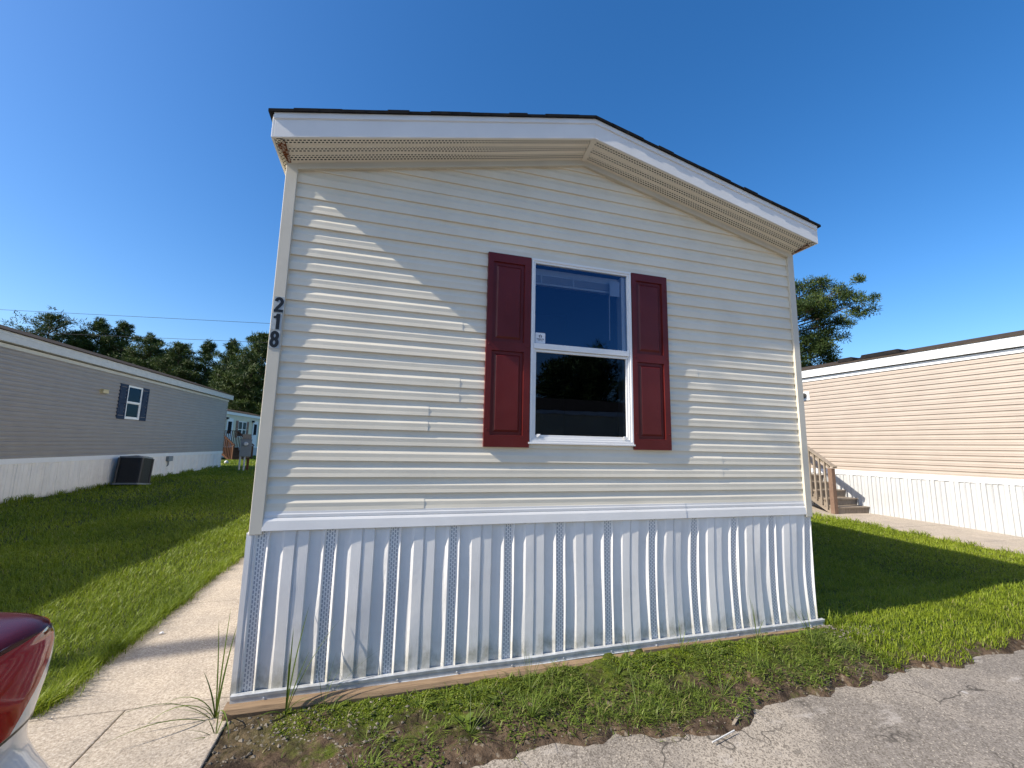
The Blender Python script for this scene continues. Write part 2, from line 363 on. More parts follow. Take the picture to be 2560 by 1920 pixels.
slabs('sidewalk', [(-1.13, -.012, .175+g_, 2.08-g_), (-1.11, -.012, 2.08+g_, 4.2-g_), (-1.09, -.012, 4.2+g_, 6.3-g_), (-1.09, -.012, 6.3+g_, 8.4-g_),
    (-1.09, -.012, 8.4+g_, 10.5-g_), (-1.09, -.012, 10.5+g_, 12.6-g_), (-1.09, -.012, 12.6+g_, 14.7-g_),
    (-.62+g_, -.01, -2.4, .175-g_), (-1.9, -.62-g_, -2.4, .175-g_), (-3.9, -1.9-2*g_, -2.4, .175-g_)], -.378, M['concrete'])
b = MB()
for i in range(14):
    ya, yb = -4+i*1.2+.004, -4+(i+1)*1.2-.004; za, zb_ = float(gz(11, ya))+.02, float(gz(11, yb))+.02
    b.add([(10.4, ya, za-.1), (12.18+.057*0, ya, za-.1), (12.18, yb, zb_-.1), (10.4, yb, zb_-.1), (10.4, ya, za), (12.18, ya, za), (12.18, yb, zb_), (10.4, yb, zb_)], [(0, 3, 2, 1), (4, 5, 6, 7), (0, 1, 5, 4), (1, 2, 6, 5), (2, 3, 7, 6), (3, 0, 4, 7)])
b.build('side_path', M['concrete'], kind='structure')

# ------------------------------------------------------------------ siding, skirting, windows
PITCH = .1087
PROF = [(0, .0135), (.004, .0148), (.028, .0123), (.052, .0128), (.0555, .0121), (.0755, .0035), (.082, .0022), (PITCH+.0045, .0020)]
def siding(b, x0, x1, z0, n, M4=None, top=None, xl=None, xr=None, seams=None, step=.25, wav=.0012, seed=0, mi=0, scale=1., hole=None):
    b.M = M4
    base = list(np.arange(x0, x1, step))+[x1]
    if hole: base = sorted(base+[hole[0], hole[1]])
    for k_ in range(n):
        cols = list(base); sm = None
        if seams:
            sm = seams.get(k_)
            if sm: cols = sorted(cols+[sm-.0004, sm+.0004])
        rows = []
        ph = k_*3.7+seed
        prof = list(PROF)
        prof = [(.0035*scale*scale, -.006 if scale == 1 else -.018)]+prof[:-1]+[(prof[-1][0]+.0035*(scale*scale-1), prof[-1][1])]
        for dz, o in prof:
            z = z0+k_*PITCH+dz
            if top is not None: z = min(z, top)
            L = max(x0, xl(z)) if xl else x0; R_ = min(x1, xr(z)) if xr else x1
            if R_ < L: L = R_ = (L+R_)/2
            row = []
            for x in cols:
                xx = min(max(x, L), R_)
                oo = o*scale
                if o > 0: oo += wav*(2*float(vn(xx*1.6+ph, dz*14+ph))-1)*(1 if dz < .06 else .3)
                if sm and x < sm and o > 0: oo += .0022
                row.append((xx, -oo, z))
            rows.append(row)
        if hole is None: b.grid(rows, mi); continue
        for i in range(len(rows)-1):
            j0 = 0; nc = len(rows[0])
            for j in range(nc-1):
                xm = (rows[i][j][0]+rows[i][j+1][0])/2; za, zb = rows[i][j][2], rows[i+1][j][2]
                if hole[0] < xm < hole[1] and zb > hole[2] and za < hole[3]:
                    if j > j0: b.grid([rows[i][j0:j+1], rows[i+1][j0:j+1]], mi)
                    j0 = j+1
            if j0 < nc-1: b.grid([rows[i][j0:], rows[i+1][j0:]], mi)
    b.M = None
SKP = [(0, .006), (.023, .006), (.0360, .0165), (.0395, .0165), (.044, .001), (.083, .003), (.110, .0072), (.1275, .0145), (.190, .0175), (.193, .006), (.2005, .006), (.208, .0145), (.270, .0170), (.275, .001), (.316, .003), (.345, .0072), (.3635, .0165), (.3675, .0165), (.3755, .006), (.4064, .006)]
def skirt(b, x0, x1, z0, z1, M4=None, off=0., warp=1., nz=14, amp=1.):
    b.M = M4; xs = []; k0 = int(math.floor((x0-off)/.4064))-1
    for k_ in range(k0, int((x1-off)/.4064)+2):
        for i, (dx, o) in enumerate(SKP[:-1]):
            x = off+k_*.4064+dx
            if x0 <= x <= x1: xs.append((x, o, 1 if (i == 0 or i == len(SKP)-2) else 0, k_, {5: .5, 6: 1, 14: .5, 15: 1}.get(i, 0)))
    rows = []
    for j in range(nz+1):
        t = j/nz; z = z0+(z1-z0)*t; pin = math.sin(math.pi*t)**.8 if 0 < t < 1 else 0
        row = []
        for x, o, vnt, k_, bg_ in xs:
            wr = float(ss(1.2, 3.6, x))*warp
            sx = pin*(.004*warp+.020*wr)*(2*float(vn(x*.9+7, t*1.2+k_*.37))-1)-wr*.018*pin*(.5+.5*float(vn(x*2.3, 4)))
            oo = o*amp+bg_*warp*pin*.0062*(2*float(vn(k_*3.3+bg_*2+x*2, t*2.6+k_*1.9))-1)+pin*warp*(.0048*(2*float(vn(x*9+3, t*2.5+x*1.7))-1)+.008*wr*(2*float(vn(x*3.1, t*1.6+9))-1))
            row.append((min(max(x+sx, x0), x1), -max(oo, -.002), z))
        rows.append(row)
    b.grid(rows, lambda i, j: xs[j][2])
    b.M = None
def frame_rect(b, x0, x1, z0, z1, wd, y0, y1, mi=0):
    b.box(x0, x1, y0, y1, z1-wd, z1, mi); b.box(x0, x1, y0, y1, z0, z0+wd, mi)
    b.box(x0, x0+wd, y0, y1, z0+wd, z1-wd, mi); b.box(x1-wd, x1, y0, y1, z0+wd, z1-wd, mi)
def shutter(parent, x0, x1, z0, z1, panels, mat, y=-.005, th=.032, label=None, M4=None, screws=True):
    b = MB(); b.M = M4
    yf = y-th
    b.box(x0, x1, y-.001, y+.001, z0, z1)          # back
    for (a, b2, c, d) in ((x0, x0, z0, z1), (x1, x1, z0, z1)):
        b.add([(a, y, c), (a, yf, c), (a, yf, d), (a, y, d)], [(0, 1, 2, 3)])
    b.add([(x0, y, z0), (x1, y, z0), (x1, yf, z0), (x0, yf, z0)], [(0, 1, 2, 3)]); b.add([(x0, y, z1), (x1, y, z1), (x1, yf, z1), (x0, yf, z1)], [(0, 1, 2, 3)])
    px0, px1 = panels[0][0], panels[0][1]
    zc = [z0]+[q for p in sorted(panels, key=lambda p: p[2]) for q in (p[2], p[3])]+[z1]
    def fq(a, c, e, f): b.add([(a, yf, e), (c, yf, e), (c, yf, f), (a, yf, f)], [(0, 1, 2, 3)])
    fq(x0, px0, z0, z1); fq(px1, x1, z0, z1)
    for i in range(0, len(zc), 2): fq(px0, px1, zc[i], zc[i+1])
    for (a, c, e, f) in panels:
        lv = [(0, 0), (.003, .015), (.026, .015), (.040, .004), (.042, .0035)]
        rings = [[(a+i, yf+d, e+i), (c-i, yf+d, e+i), (c-i, yf+d, f-i), (a+i, yf+d, f-i)] for i, d in lv]
        for r0, r1 in zip(rings[:-1], rings[1:]):
            for q in range(4): b.add([r0[q], r0[(q+1) % 4], r1[(q+1) % 4], r1[q]], [(0, 1, 2, 3)])
        b.add(rings[-1], [(0, 1, 2, 3)])
    o = b.build('shutter', mat, parent)
    if label: o['label'] = label
    if screws:
        for x in (x0+.02, x1-.02):
            for z in (z0+.13, (z0+z1)/2+.02, z1-.13):
                s = MB(); s.tube([(x, yf+.002, z), (x, yf-.004, z), (x, yf-.006, z)], [.0055, .0055, .002], 8); s.build('screw', mat, o)
    return o
def window(parent, x0, x1, z0, z1, zm, M4=None, small=False, fw=.035, depth=.45, blinds=False):
    b = MB(); b.M = M4
    frame_rect(b, x0, x1, z0, z1, .018, -.034, .0); frame_rect(b, x0+.018, x1-.018, z0+.018, z1-.018, fw-.018, -.027, .01)
    if not small:
        b.box(x0-.012, x1+.012, -.038, -.002, z0-.014, z0+.0)           # sill nose
    wnd = b.build('window', M['vframe'], parent); 
    if not M4: bev(wnd, .002)
    i0, i1 = x0+fw, x1-fw
    b = MB(); b.M = M4
    b.box(i0-.008, i1+.008, -.034, -.004, zm-.0, zm+.045)
    b.box(i0-.004, i1+.004, -.020, .0, zm-.022, zm-.002)
    b.box(i0+.0, i0+.016, -.018, .008, z0+fw, zm-.022); b.box(i1-.018, i1, -.018, .008, z0+fw, zm-.022); b.box(i0+.016, i1-.018, -.018, .008, z0+fw, z0+fw+.022)
    sash = b.build('sash', M['vframe'], wnd)
    if not M4: bev(sash, .002)
    b = MB(); b.M = M4
    b.add([(i0, -.012, zm+.045), (i1, -.012, zm+.045), (i1, -.012, z1-fw), (i0, -.012, z1-fw)], [(0, 1, 2, 3)]); b.build('upper_pane', M['dimglass' if small else 'glass'], wnd)
    b = MB(); b.M = M4
    b.add([(i0+.016, -.004, z0+fw+.022), (i1-.018, -.004, z0+fw+.022), (i1-.018, -.004, zm-.022), (i0+.016, -.004, zm-.022)], [(0, 1, 2, 3)]); b.build('lower_pane', M['dimglass' if small else 'screen'], wnd)
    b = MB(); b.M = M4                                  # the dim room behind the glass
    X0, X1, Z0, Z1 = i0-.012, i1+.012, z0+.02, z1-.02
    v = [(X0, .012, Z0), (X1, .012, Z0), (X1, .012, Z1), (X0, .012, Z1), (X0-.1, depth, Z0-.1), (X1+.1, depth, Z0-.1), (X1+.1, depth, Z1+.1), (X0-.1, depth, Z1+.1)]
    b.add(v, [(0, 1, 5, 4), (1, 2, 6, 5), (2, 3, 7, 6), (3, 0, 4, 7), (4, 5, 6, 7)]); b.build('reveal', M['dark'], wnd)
    return wnd
# digits as thick strokes
def stroke(b, pts, wd, y0, y1, closed=False):
    P = [Vector((p[0], 0, p[1])) for p in pts]; n = len(P); L = []; R_ = []
    for i in range(n):
        a = P[(i-1) % n] if (closed or i > 0) else P[i]; c = P[(i+1) % n] if (closed or i < n-1) else P[i]
        d = (c-a).normalized(); nn = Vector((-d.z, 0, d.x)); L.append(P[i]+nn*wd/2); R_.append(P[i]-nn*wd/2)
    rg = range(n if closed else n-1)
    for i in rg:
        j = (i+1) % n; q = [L[i], R_[i], R_[j], L[j]]
        vs = [(p.x, y0, p.z) for p in q]+[(p.x, y1, p.z) for p in q]
        b.add(vs, [(0, 1, 2, 3), (0, 4, 5, 1), (1, 5, 6, 2), (2, 6, 7, 3), (3, 7, 4, 0)])
def digit(b, ch, cx, cz, w_, h_, sw, y0, y1):
    E = lambda ox, oz, rx, rz, a0, a1, n=18: [(cx+ox+rx*math.cos(rad(a0+(a1-a0)*i/n)), cz+oz+rz*math.sin(rad(a0+(a1-a0)*i/n))) for i in range(n+1)]
    hw, hh = w_/2-sw/2, h_/2-sw/2
    if ch == '8':
        stroke(b, E(0, hh*.51, hw*.92, hh*.49, 0, 360, 24)[:-1], sw, y0, y1, True); stroke(b, E(0, -hh*.49, hw, hh*.51, 0, 360, 24)[:-1], sw, y0-.0004, y1, True)
    elif ch == '2':
        pts = E(0, hh*.45, hw, hh*.55, 172, -18)+[(cx+hw*.35, cz-hh*.15), (cx-hw*.55, cz-hh*.62), (cx-hw*.88, cz-hh*.98)]
        stroke(b, pts, sw, y0, y1); b.box(cx-w_/2, cx+w_/2, y0-.0003, y1, cz-h_/2, cz-h_/2+sw*.9)
    elif ch == '1':
        b.box(cx-sw*.30+.004, cx+sw*.75+.004, y0, y1, cz-h_/2, cz+h_/2)
        b.prism([(cx-sw*.95, cz+h_*.20), (cx-sw*.28+.004, cz+h_*.20), (cx-sw*.28+.004, cz+h_*.5), (cx-sw*.35, cz+h_*.36), (cx-sw*.95, cz+h_*.33)], y0-.0003, y1)
def text_mesh(s, size, name='t'):
    cu = bpy.data.curves.new(name, 'FONT'); cu.body = s; cu.size = size; cu.align_x = 'CENTER'; cu.offset = size*.02
    ob = bpy.data.objects.new(name, cu); sc.collection.objects.link(ob); dg = bpy.context.evaluated_depsgraph_get()
    me = bpy.data.meshes.new_from_object(ob.evaluated_get(dg)); bpy.data.objects.remove(ob); bpy.data.curves.remove(cu); return me

# ------------------------------------------------------------------ the cream mobile home
W = 4.57; ML = W/2; OX = .0554; D = .243; LEN = 17.0
FB, FBR, FH = 3.2063, 3.7521, .132; SLOPE = (FBR-FB)/(ML+OX)
ZE0, ZR0 = 3.1442, 3.6557
zw = lambda x: ZE0+(ZR0-ZE0)*(1-abs(x-ML)/(ML-.06))          # bottom of the rake trim on the wall
home = thing('mobile_home', 'cream sided mobile home numbered 218, gable end with maroon shutters facing the camera', 'mobile home', (0, 0, 0))
Z0S = .776-PITCH*0
inv_l = lambda z: ML-(ML-.06)*(1-(z-ZE0-.06)/(ZR0-ZE0)) if z > ZE0+.06 else .03
inv_r = lambda z: W-inv_l(z)
seams = {}
def seam(z, x):
    k_ = int((z-Z0S)/PITCH)
    k_ -= k_ % 2
    seams[k_] = x; seams[k_+1] = x
b = MB()
seams.update({18: 1.09, 19: 1.09, 15: 1.30, 16: 1.30, 12: 1.285, 13: 1.285, 8: 1.28, 7: 1.28, 6: 1.06, 5: 1.06, 0: 1.06, 2: 3.62, 3: 3.62, 8.5: 0, 10: 3.40, 20: 2.0, 21: 2.0})
seams2 = {k_: v for k_, v in seams.items()}
siding(b, .03, W-.03, Z0S, 27, None, None, inv_l, inv_r, seams2, .12, .0019, hole=(1.855, 2.702, 1.300, 2.698))
b.build('wall', M['siding'], home)
b = MB()   # long side walls and the back
for M4, L in ((Matrix.Translation((0.0, LEN, 0)) @ Matrix.Rotation(-math.pi/2, 4, 'Z'), LEN-.03), (Matrix.Translation((W, 0.03, 0)) @ Matrix.Rotation(math.pi/2, 4, 'Z'), LEN-.03)):
    siding(b, 0, L, Z0S, 22, M4, step=4.)
b.build('wall', M['siding'], home)
b = MB(); siding(b, .03, W-.03, Z0S, 27, Matrix.Translation((W, LEN, 0)) @ Matrix.Rotation(math.pi, 4, 'Z'), None, inv_l, inv_r, step=2.)
b.build('wall', M['siding'], home)
for x0, x1 in ((-.016, .060), (W-.060, W+.012)):
    b = MB(); b.box(x0, x1, -.030, .05, .640, 3.19)
    bev(b.build('corner_post', M['post'], home), .004, 3)
# belt
b = MB()
prof = [(.781, -.002), (.781, -.0158), (.767, -.0165), (.760, -.019), (.744, -.019), (.742, -.016), (.738, -.016), (.7365, -.021), (.722, -.026), (.664, -.030), (.661, -.029), (.661, .0)]
for (xa, xb, dy) in ((.055, 3.215, -.0015), (3.215, W-.055, .001)):
    xs = list(np.linspace(xa, xb, 18))
    b.grid([[(x, y+dy+.0012*(2*float(vn(x*2.2, 3))-1), z) for x in xs] for z, y in prof], 0, True)
b.build('belt_trim', M['belt'], home)
# skirting
ZB = -.288
b = MB(); skirt(b, -.004, W+.008, ZB, .664, None, .062, 1.)
b.build('skirting', [M['skirt'], M['skirt_vent']], home)
b = MB()
skirt(b, 0, LEN, ZB, .664, Matrix.Translation((0, LEN, 0)) @ Matrix.Rotation(-math.pi/2, 4, 'Z'), .05, 0, nz=2)
skirt(b, 0, LEN, ZB, .664, Matrix.Translation((W, 0, 0)) @ Matrix.Rotation(math.pi/2, 4, 'Z'), .05, 0, nz=2)
b.build('skirting', [M['skirt'], M['skirt_vent']], home)
b = MB()
xs = list(np.linspace(-.02, W+.045, 40))
def rz_(x): return .004*(2*float(vn(x*1.7, 2))-1)+.030*x/W-.0
b.grid([[(x, y+.003*(2*float(vn(x*3, 8))-1), z+rz_(x)) for x in xs] for z, y in ((-.270, -.012), (-.271, -.040), (-.274, -.043), (-.290, -.042), (-.293, -.038), (-.318, -.040), (-.321, -.046), (-.323, -.046), (-.324, -.01))], 0, True)
o = b.build('bottom_rail', M['galv'], home)
for x in np.arange(.16, 4.5, .39):
    b = MB(); b.tube([(x, -.036, -.306+rz_(x)), (x, -.045, -.306+rz_(x))], [.006, .005], 8); b.build('screw', M['galv'], o)
b = MB(); b.box(-.024, .010, -.018, .04, ZB, .655); b.box(-.028, .002, -.0215, .03, ZB+.002, .652); b.build('corner_trim', M['skirt'], home)
# rake trim, soffit, fascia, roof
b = MB()
for s in (0, 1):
    f = (lambda x: x) if s == 0 else (lambda x: W-x)
    p = [(f(.06), zw(.06)), (f(ML), zw(ML)), (f(ML), zw(ML)+.048), (f(.06), zw(.06)+.048)]
    b.prism(p if s == 0 else p[::-1], -.034, .002)
    p = [(f(.06), zw(.06)-.004), (f(ML), zw(ML)-.004), (f(ML), zw(ML)+.014), (f(.06), zw(.06)+.014)]
    b.prism(p if s == 0 else p[::-1], -.044, -.0342)
b.build('rake_trim', M['post'], home)
fz = lambda x: FB+SLOPE*(ML+OX-abs(x-ML))
def soffit_z(x, t):      # t: 0 at the fascia, 1 at the wall
    return (fz(x)+.004)*(1-t)+(zw(min(max(x, .0), W))+.046)*t
SP = [(0, 0, 0), (.05, 0, 1), (.22, 0, 0), (.25, .006, 0), (.28, 0, 0), (.31, .006, 0), (.34, 0, 1), (.55, 0, 0), (.58, .006, 0), (.61, 0, 0), (.64, .006, 0), (.67, 0, 1), (.90, 0, 0), (.93, .006, 0), (1, 0, 0)]
for s in (0, 1):
    b = MB()
    xs = list(np.linspace(-.004, ML-.018, 40)) if s == 0 else list(np.linspace(ML+.018, W+.004, 40))
    rows = []
    for t, dz, v in SP:
        rows.append([(x, -D+.008+(D-.038)*t+.003*math.sin(x*2.3+t*4)*(t*(1-t)*4), soffit_z(x, t)+dz+.006*(2*float(vn(x*1.4+s*9, t*1.5))-1)*4*t*(1-t)) for x in xs])
    b.grid(rows, lambda i, j: SP[i][2]); o = b.build('soffit', [M['soffit'], M['soffit_vent']], home)
b = MB(); b.prism([(ML-.022, fz(ML)-.004), (ML, fz(ML)-.0005), (ML+.022, fz(ML)-.004), (ML+.022, fz(ML)+.002), (ML-.022, fz(ML)+.002)], -D+.01, -.2)
b = MB(); b.add([(ML-.022, -D+.008, fz(ML)-.003), (ML+.022, -D+.008, fz(ML)-.003), (ML+.022, -.03, zw(ML)+.038), (ML-.022, -.03, zw(ML)+.038),
                 (ML-.022, -D+.008, fz(ML)+.005), (ML+.022, -D+.008, fz(ML)+.005), (ML+.022, -.03, zw(ML)+.045), (ML-.022, -.03, zw(ML)+.045)], [(0, 1, 2, 3), (0, 4, 5, 1), (1, 5, 6, 2), (2, 6, 7, 3), (3, 7, 4, 0)])
b.build('soffit_joint', M['soffit'], home)
for s in (0, 1):      # eave undersides, with the rusted channel at each front corner
    f = (lambda x: x) if s == 0 else (lambda x: W-x)
    b = MB(); xa, xb = sorted((f(-OX+.002), f(-.004)))
    b.add([(f(-OX+.002), -D+.008, FB+.003), (f(-.004), -D+.008, FB+.005), (f(-.004), LEN+.2, FB-.02), (f(-OX+.002), LEN+.2, FB+.003)], [(0, 1, 2, 3)])
    b.add([(f(-.004), -D+.008, FB+.005), (f(-.004), -.03, FB-.018), (f(-.004), -.03, FB+.03), (f(-.004), -D+.008, FB+.03)], [(0, 1, 2, 3)])
    b.build('eave_soffit', M['soffit_vent'], home)
    b = MB(); b.add([(f(-.045), -D+.06, FB-.0035), (f(.012), -D+.012, FB+.0015), (f(.016), -.035, FB-.024), (f(-.008), -.035, FB-.022)], [(0, 1, 2, 3)])
    b.add([(f(-.006), -D+.012, FB-.004), (f(.010), -D+.012, FB-.004), (f(.010), -.035, FB-.028), (f(-.006), -.035, FB-.028)], [(0, 1, 2, 3)])
    q = b.build('corner_channel', M['rust'], home); q['label'] = 'rusty metal corner channel under the eave'
for s in (0, 1):
    f = (lambda x: x) if s == 0 else (lambda x: W-x)
    def P(z0, z1, xe, x1=ML): 
        p = [(f(xe), FB+z0-(-OX-xe)*0), (f(x1), FBR+z0), (f(x1), FBR+z1), (f(xe), FB+z1)]
        return p if s == 0 else p[::-1]
    b = MB(); b.prism(P(0, FH, -OX), -D-.010, -D+.006); bev(b.build('fascia', M['fascia'], home), .002)
    b = MB(); b.prism(P(FH, FH+.040, -OX-.006), -D-.018, -D+.02)
    b.prism(P(FH-.004, FH+.002, -OX), -D-.014, -D-.0102); b.build('drip_edge', M['fascia'], home)
    b = MB(); xa, xb = sorted((f(-OX-.014), f(-OX)))
    b.box(xa, xb, -D-.010, LEN+.2, FB-.002, FB+FH+.03); bev(b.build('side_fascia', M['fascia'], home), .002)
b = MB()
rt = FH+.040
for s in (0, 1):
    f = (lambda x: x) if s == 0 else (lambda x: W-x); xe = -OX-.04
    ze = FB+rt-SLOPE*.04
    # shingle edge with slightly uneven courses
    n = 16; ptsb = [(f(xe+(ML-xe)*i/n), ze+(FBR+rt-ze)*i/n+.001) for i in range(n+1)]
    for i in range(n):
        h = .020+.006*((i*7) % 3)/2; (xa, za), (xb, zb) = ptsb[i], ptsb[i+1]
        p = [(xa, za), (xb, zb), (xb, zb+h), (xa, za+h)]
        yo = -D-.030-.004*((i*5) % 2); b.prism(p if s == 0 else p[::-1], yo, LEN+.25)
b.build('roof', M['shingle'], home)
# window and shutters
wn = window(home, 1.826, 2.731, 1.259, 2.739, 1.992, depth=1.6)
b = MB()
b.box(1.868, 2.655, .055, .085, 2.640, 2.695); b.box(1.872, 2.648, .053, .060, 2.655, 2.680)
for i in range(9): b.box(1.872, 2.645, .05, .082, 2.580+i*.0065, 2.583+i*.0065)
b.box(1.872, 2.645, .048, .084, 2.556, 2.574)
for x in (1.93, 2.22, 2.56): b.box(x, x+.014, .046, .0475, 2.56, 2.66)
b.tube([(2.556, .03, 2.60), (2.554, .03, 2.133)], .0045, 6); b.build('blind', M['blind'], wn)
b = MB(); b.box(2.540, 2.632, -.009, -.0075, 2.512, 2.645); b.build('paper_tag', M['blind'], wn)
b = MB(); b.prism([(2.662, 1.30), (2.70, 1.30), (2.70, 2.70), (2.662, 2.70)], .014, .09); b.build('jamb', M['vframe'], wn)
b = MB(); b.prism([(1.869+i, z) for i, z in ((.004, 2.043), (.080, 2.043), (.084, 2.047), (.084, 2.123), (.080, 2.127), (.004, 2.127), (0, 2.123), (0, 2.047))], -.0142, -.0128)
stk = b.build('sticker', M['white'], wn)
def place_text(s, size, cx, z, y, parent_, mats, sx=1.):
    me = text_mesh(s, size); me.transform(Matrix.Translation((cx, y, z)) @ Matrix.Rotation(math.pi/2, 4, 'X') @ Matrix.Diagonal((sx, 1, 1, 1)))
    me.materials.clear(); me.materials.append(mats); return me
me1 = place_text('TRIBUTE', .0165, 1.911, 2.069, -.0150, None, M['ink']); me2 = place_text('HOME SALES', .0072, 1.911, 2.0595, -.0150, None, M['ink'])
b = MB()
for me in (me1, me2):
    b.add([tuple(v.co) for v in me.vertices], [tuple(p.vertices) for p in me.polygons])
stroke(b, [(1.897, 2.099), (1.911, 2.110), (1.925, 2.099)], .005, -.0150, -.0143)
b.box(1.901, 1.907, -.0150, -.0143, 2.087, 2.100); b.box(1.915, 1.921, -.0150, -.0143, 2.087, 2.100)
# the mark is part of the sticker: joined into it as a second material
vb = len(stk.data.vertices); bb = MB(); bb.v = [tuple(v.co) for v in stk.data.vertices]; bb.f = [tuple(p.vertices) for p in stk.data.polygons]; bb.m = [0]*len(bb.f)
bb.add(b.v, b.f, 1); bpy.data.objects.remove(stk); stk = bb.build('sticker', [M['white'], M['ink']], wn); stk['label'] = 'white sticker with a house mark and dark lettering'
for x, dx in ((1.885, 1), (2.668, -1)):
    b = MB(); b.box(x, x+dx*.03, -.030, -.0272, 1.296, 1.300+.022); b.bar((x+dx*.004, -.031, 1.300), (x+dx*.026, -.031, 1.318), .008, .004); b.build('latch', M['vframe'], wn)
shutter(home, 1.4662, 1.8215, 1.217, 2.737, [(1.510, 1.768, 1.305, 1.952), (1.510, 1.768, 2.025, 2.668)], M['maroon'])
shutter(home, 2.7355, 3.0881, 1.217, 2.737, [(2.777, 3.036, 1.305, 1.952), (2.777, 3.036, 2.025, 2.672)], M['maroon'])
for ch, zt, zb, dx in (('2', 2.197, 2.083, .004), ('1', 2.080, 1.964, -.001), ('8', 1.962, 1.838, -.003)):
    b = MB(); b.box(-.0085+dx, .0545+dx, -.0335, -.0302, zb, zt-.001); pl = b.build('number_plate', M['platem'], home)
    b = MB(); digit(b, ch, .023+dx, (zb+zt)/2,  .056, (zt-zb)*.92, .0205, -.0348, -.0336); b.build('digit', M['black'], pl)
b = MB(); n = 60
P = []
for i in range(n+1):
    x = -.04+(2.75+.04)*i/n; dz = .006*(2*float(vn(x*2.1, 5))-1)
    zt = -.318+.012*x/2.75+dz*.3
    P.append([(x, -.012, zt), (x, -.060+.004*dz, zt), (x, -.082, zt-.012+dz*.5), (x, -.094, zt-.035), (x, -.090+dz*.4, zt-.062), (x, -.08, zt-.13), (x, -.012, zt-.13)])
b.grid(P, 0, False); b.add(P[0], [tuple(range(7))]); b.add(P[-1], [tuple(range(6, -1, -1))])
tag(b.build('timber_beam', M['timber'], smooth=False), 'long brown timber lying under the white skirting of the cream home', 'timber')
bev(bpy.data.objects['timber_beam'], .004)
b = MB(); b.box(2.755, 4.55, -.075, -.012, -.42, -.292)
tag(b.build('timber_beam', M['timber']), 'half buried dark timber under the right half of the white skirting', 'timber')

# ------------------------------------------------------------------ neighbouring homes seen along their long sides
def long_home(name, label, loc, rz, x0, x1, wallmat, zsb, nl, zsk_top, zsk_bot, zf0, zf1, roofmat, depth=4.6, trimmat=None, skirtamp=.6, ov=.10, rise=.75, step=4., zs2=None, hole=None, lap=1.7, skm='skirt2'):
    h = thing(name, label, 'mobile home', loc, rz); tm = trimmat or M['white']
    b = MB(); siding(b, x0, x1, zsb, nl, None, step=step, wav=.0008, scale=lap, hole=hole); ztop = zsb+nl*PITCH
    b.build('wall', wallmat, h)
    Rg = Matrix.Translation((x1, 0, 0)) @ Matrix.Rotation(math.pi/2, 4, 'Z'); Lg = Matrix.Translation((x0, depth, 0)) @ Matrix.Rotation(-math.pi/2, 4, 'Z'); Bk = Matrix.Translation((x1, depth, 0)) @ Matrix.Rotation(math.pi, 4, 'Z')
    xl = lambda z: 0 if z < ztop else (z-ztop)/rise*depth/2; xr = lambda z: depth-xl(z)
    for M4 in (Rg, Lg):
        b = MB(); siding(b, 0, depth, zsb, nl+int(rise/PITCH)+1, M4, None, xl, xr, step=2.); b.build('wall', wallmat, h)
    b = MB(); siding(b, 0, x1-x0, zsb, nl, Bk, step=6.); b.build('wall', wallmat, h)
    b = MB(); skirt(b, x0, x1, zsk_bot, zsk_top, None, .03, 0, nz=2, amp=skirtamp)
    skirt(b, 0, depth, zsk_bot, zsk_top, Rg, .03, 0, nz=2, amp=skirtamp); skirt(b, 0, depth, zsk_bot, zsk_top, Lg, .03, 0, nz=2, amp=skirtamp); skirt(b, 0, x1-x0, zsk_bot, zsk_top, Bk, .03, 0, nz=1, amp=skirtamp)
    b.build('skirting', [M[skm], M[skm]], h)
    b = MB()
    b.box(x0-.01, x1+.01, -.028, -.001, zsk_top-.005, zsb+.01); b.box(x1+.001, x1+.028, -.028, depth+.02, zsk_top-.005, zsb+.01); b.box(x0-.028, x0-.011, -.028, depth+.02, zsk_top-.005, zsb+.01)
    b.build('belt_trim', M['white'], h)
    for x in (x0-.018, x1-.05): b = MB(); b.box(x, x+.068, -.022, .05, zsb+.012, ztop+.02); b.build('corner_post', wallmat, h)
    b = MB(); b.box(x0-.1, x1+.1, -.030, -.002, ztop-.01, zf0-.02); b.build('frieze', tm, h)
    b = MB(); b.box(x0-.25, x1+.25, -ov, .0, zf0, zf0+.012); b.build('eave_soffit', tm, h)
    b = MB(); b.box(x0-.25, x1+.25, -ov-.012, -ov, zf0, zf1); b.box(x0-.25, x1+.25, -ov-.018, -ov-.0122, zf0+(zf1-zf0)*.66, zf1-.004)
    b.prism([(x0-.26, zf0), (x0-.25, zf0), (x0-.25, zf1), (x0-.26, zf1)], -ov, depth+ov); 
    b.build('fascia', tm, h)
    b = MB(); zr = zf1+rise; yc = depth/2
    v = [(x0-.28, -ov-.04, zf1-.006), (x1+.28, -ov-.04, zf1-.006), (x1+.28, yc, zr), (x0-.28, yc, zr), (x0-.28, depth+ov+.04, zf1-.006), (x1+.28, depth+ov+.04, zf1-.006)]
    v2 = [(a, c, d+.025) for a, c, d in v]
    b.add(v+v2, [(6, 7, 8, 9), (9, 8, 11, 10), (0, 3, 2, 1), (3, 4, 5, 2), (0, 1, 7, 6), (4, 10, 11, 5), (1, 2, 8, 7), (2, 5, 11, 8), (0, 6, 9, 3), (3, 9, 10, 4)])
    b.build('roof', roofmat, h)
    return h
AL, AR = .0411, -.057
hl = long_home('mobile_home', 'grey sided mobile home with one blue shuttered window, on the left', (-7.48, 0, 0), math.pi/2-AL, -.2, 20.85, M['grey'], .732-.01, 22, .622, -.32, 3.205, 3.42, M['shingle2'], trimmat=M['greytrim'], ov=.14, hole=(13.0, 13.68, 1.885, 2.81), skirtamp=1.5, skm='skirt')
wl_ = window(hl, 12.96, 13.72, 1.83, 2.865, 2.33, small=True, fw=.05)
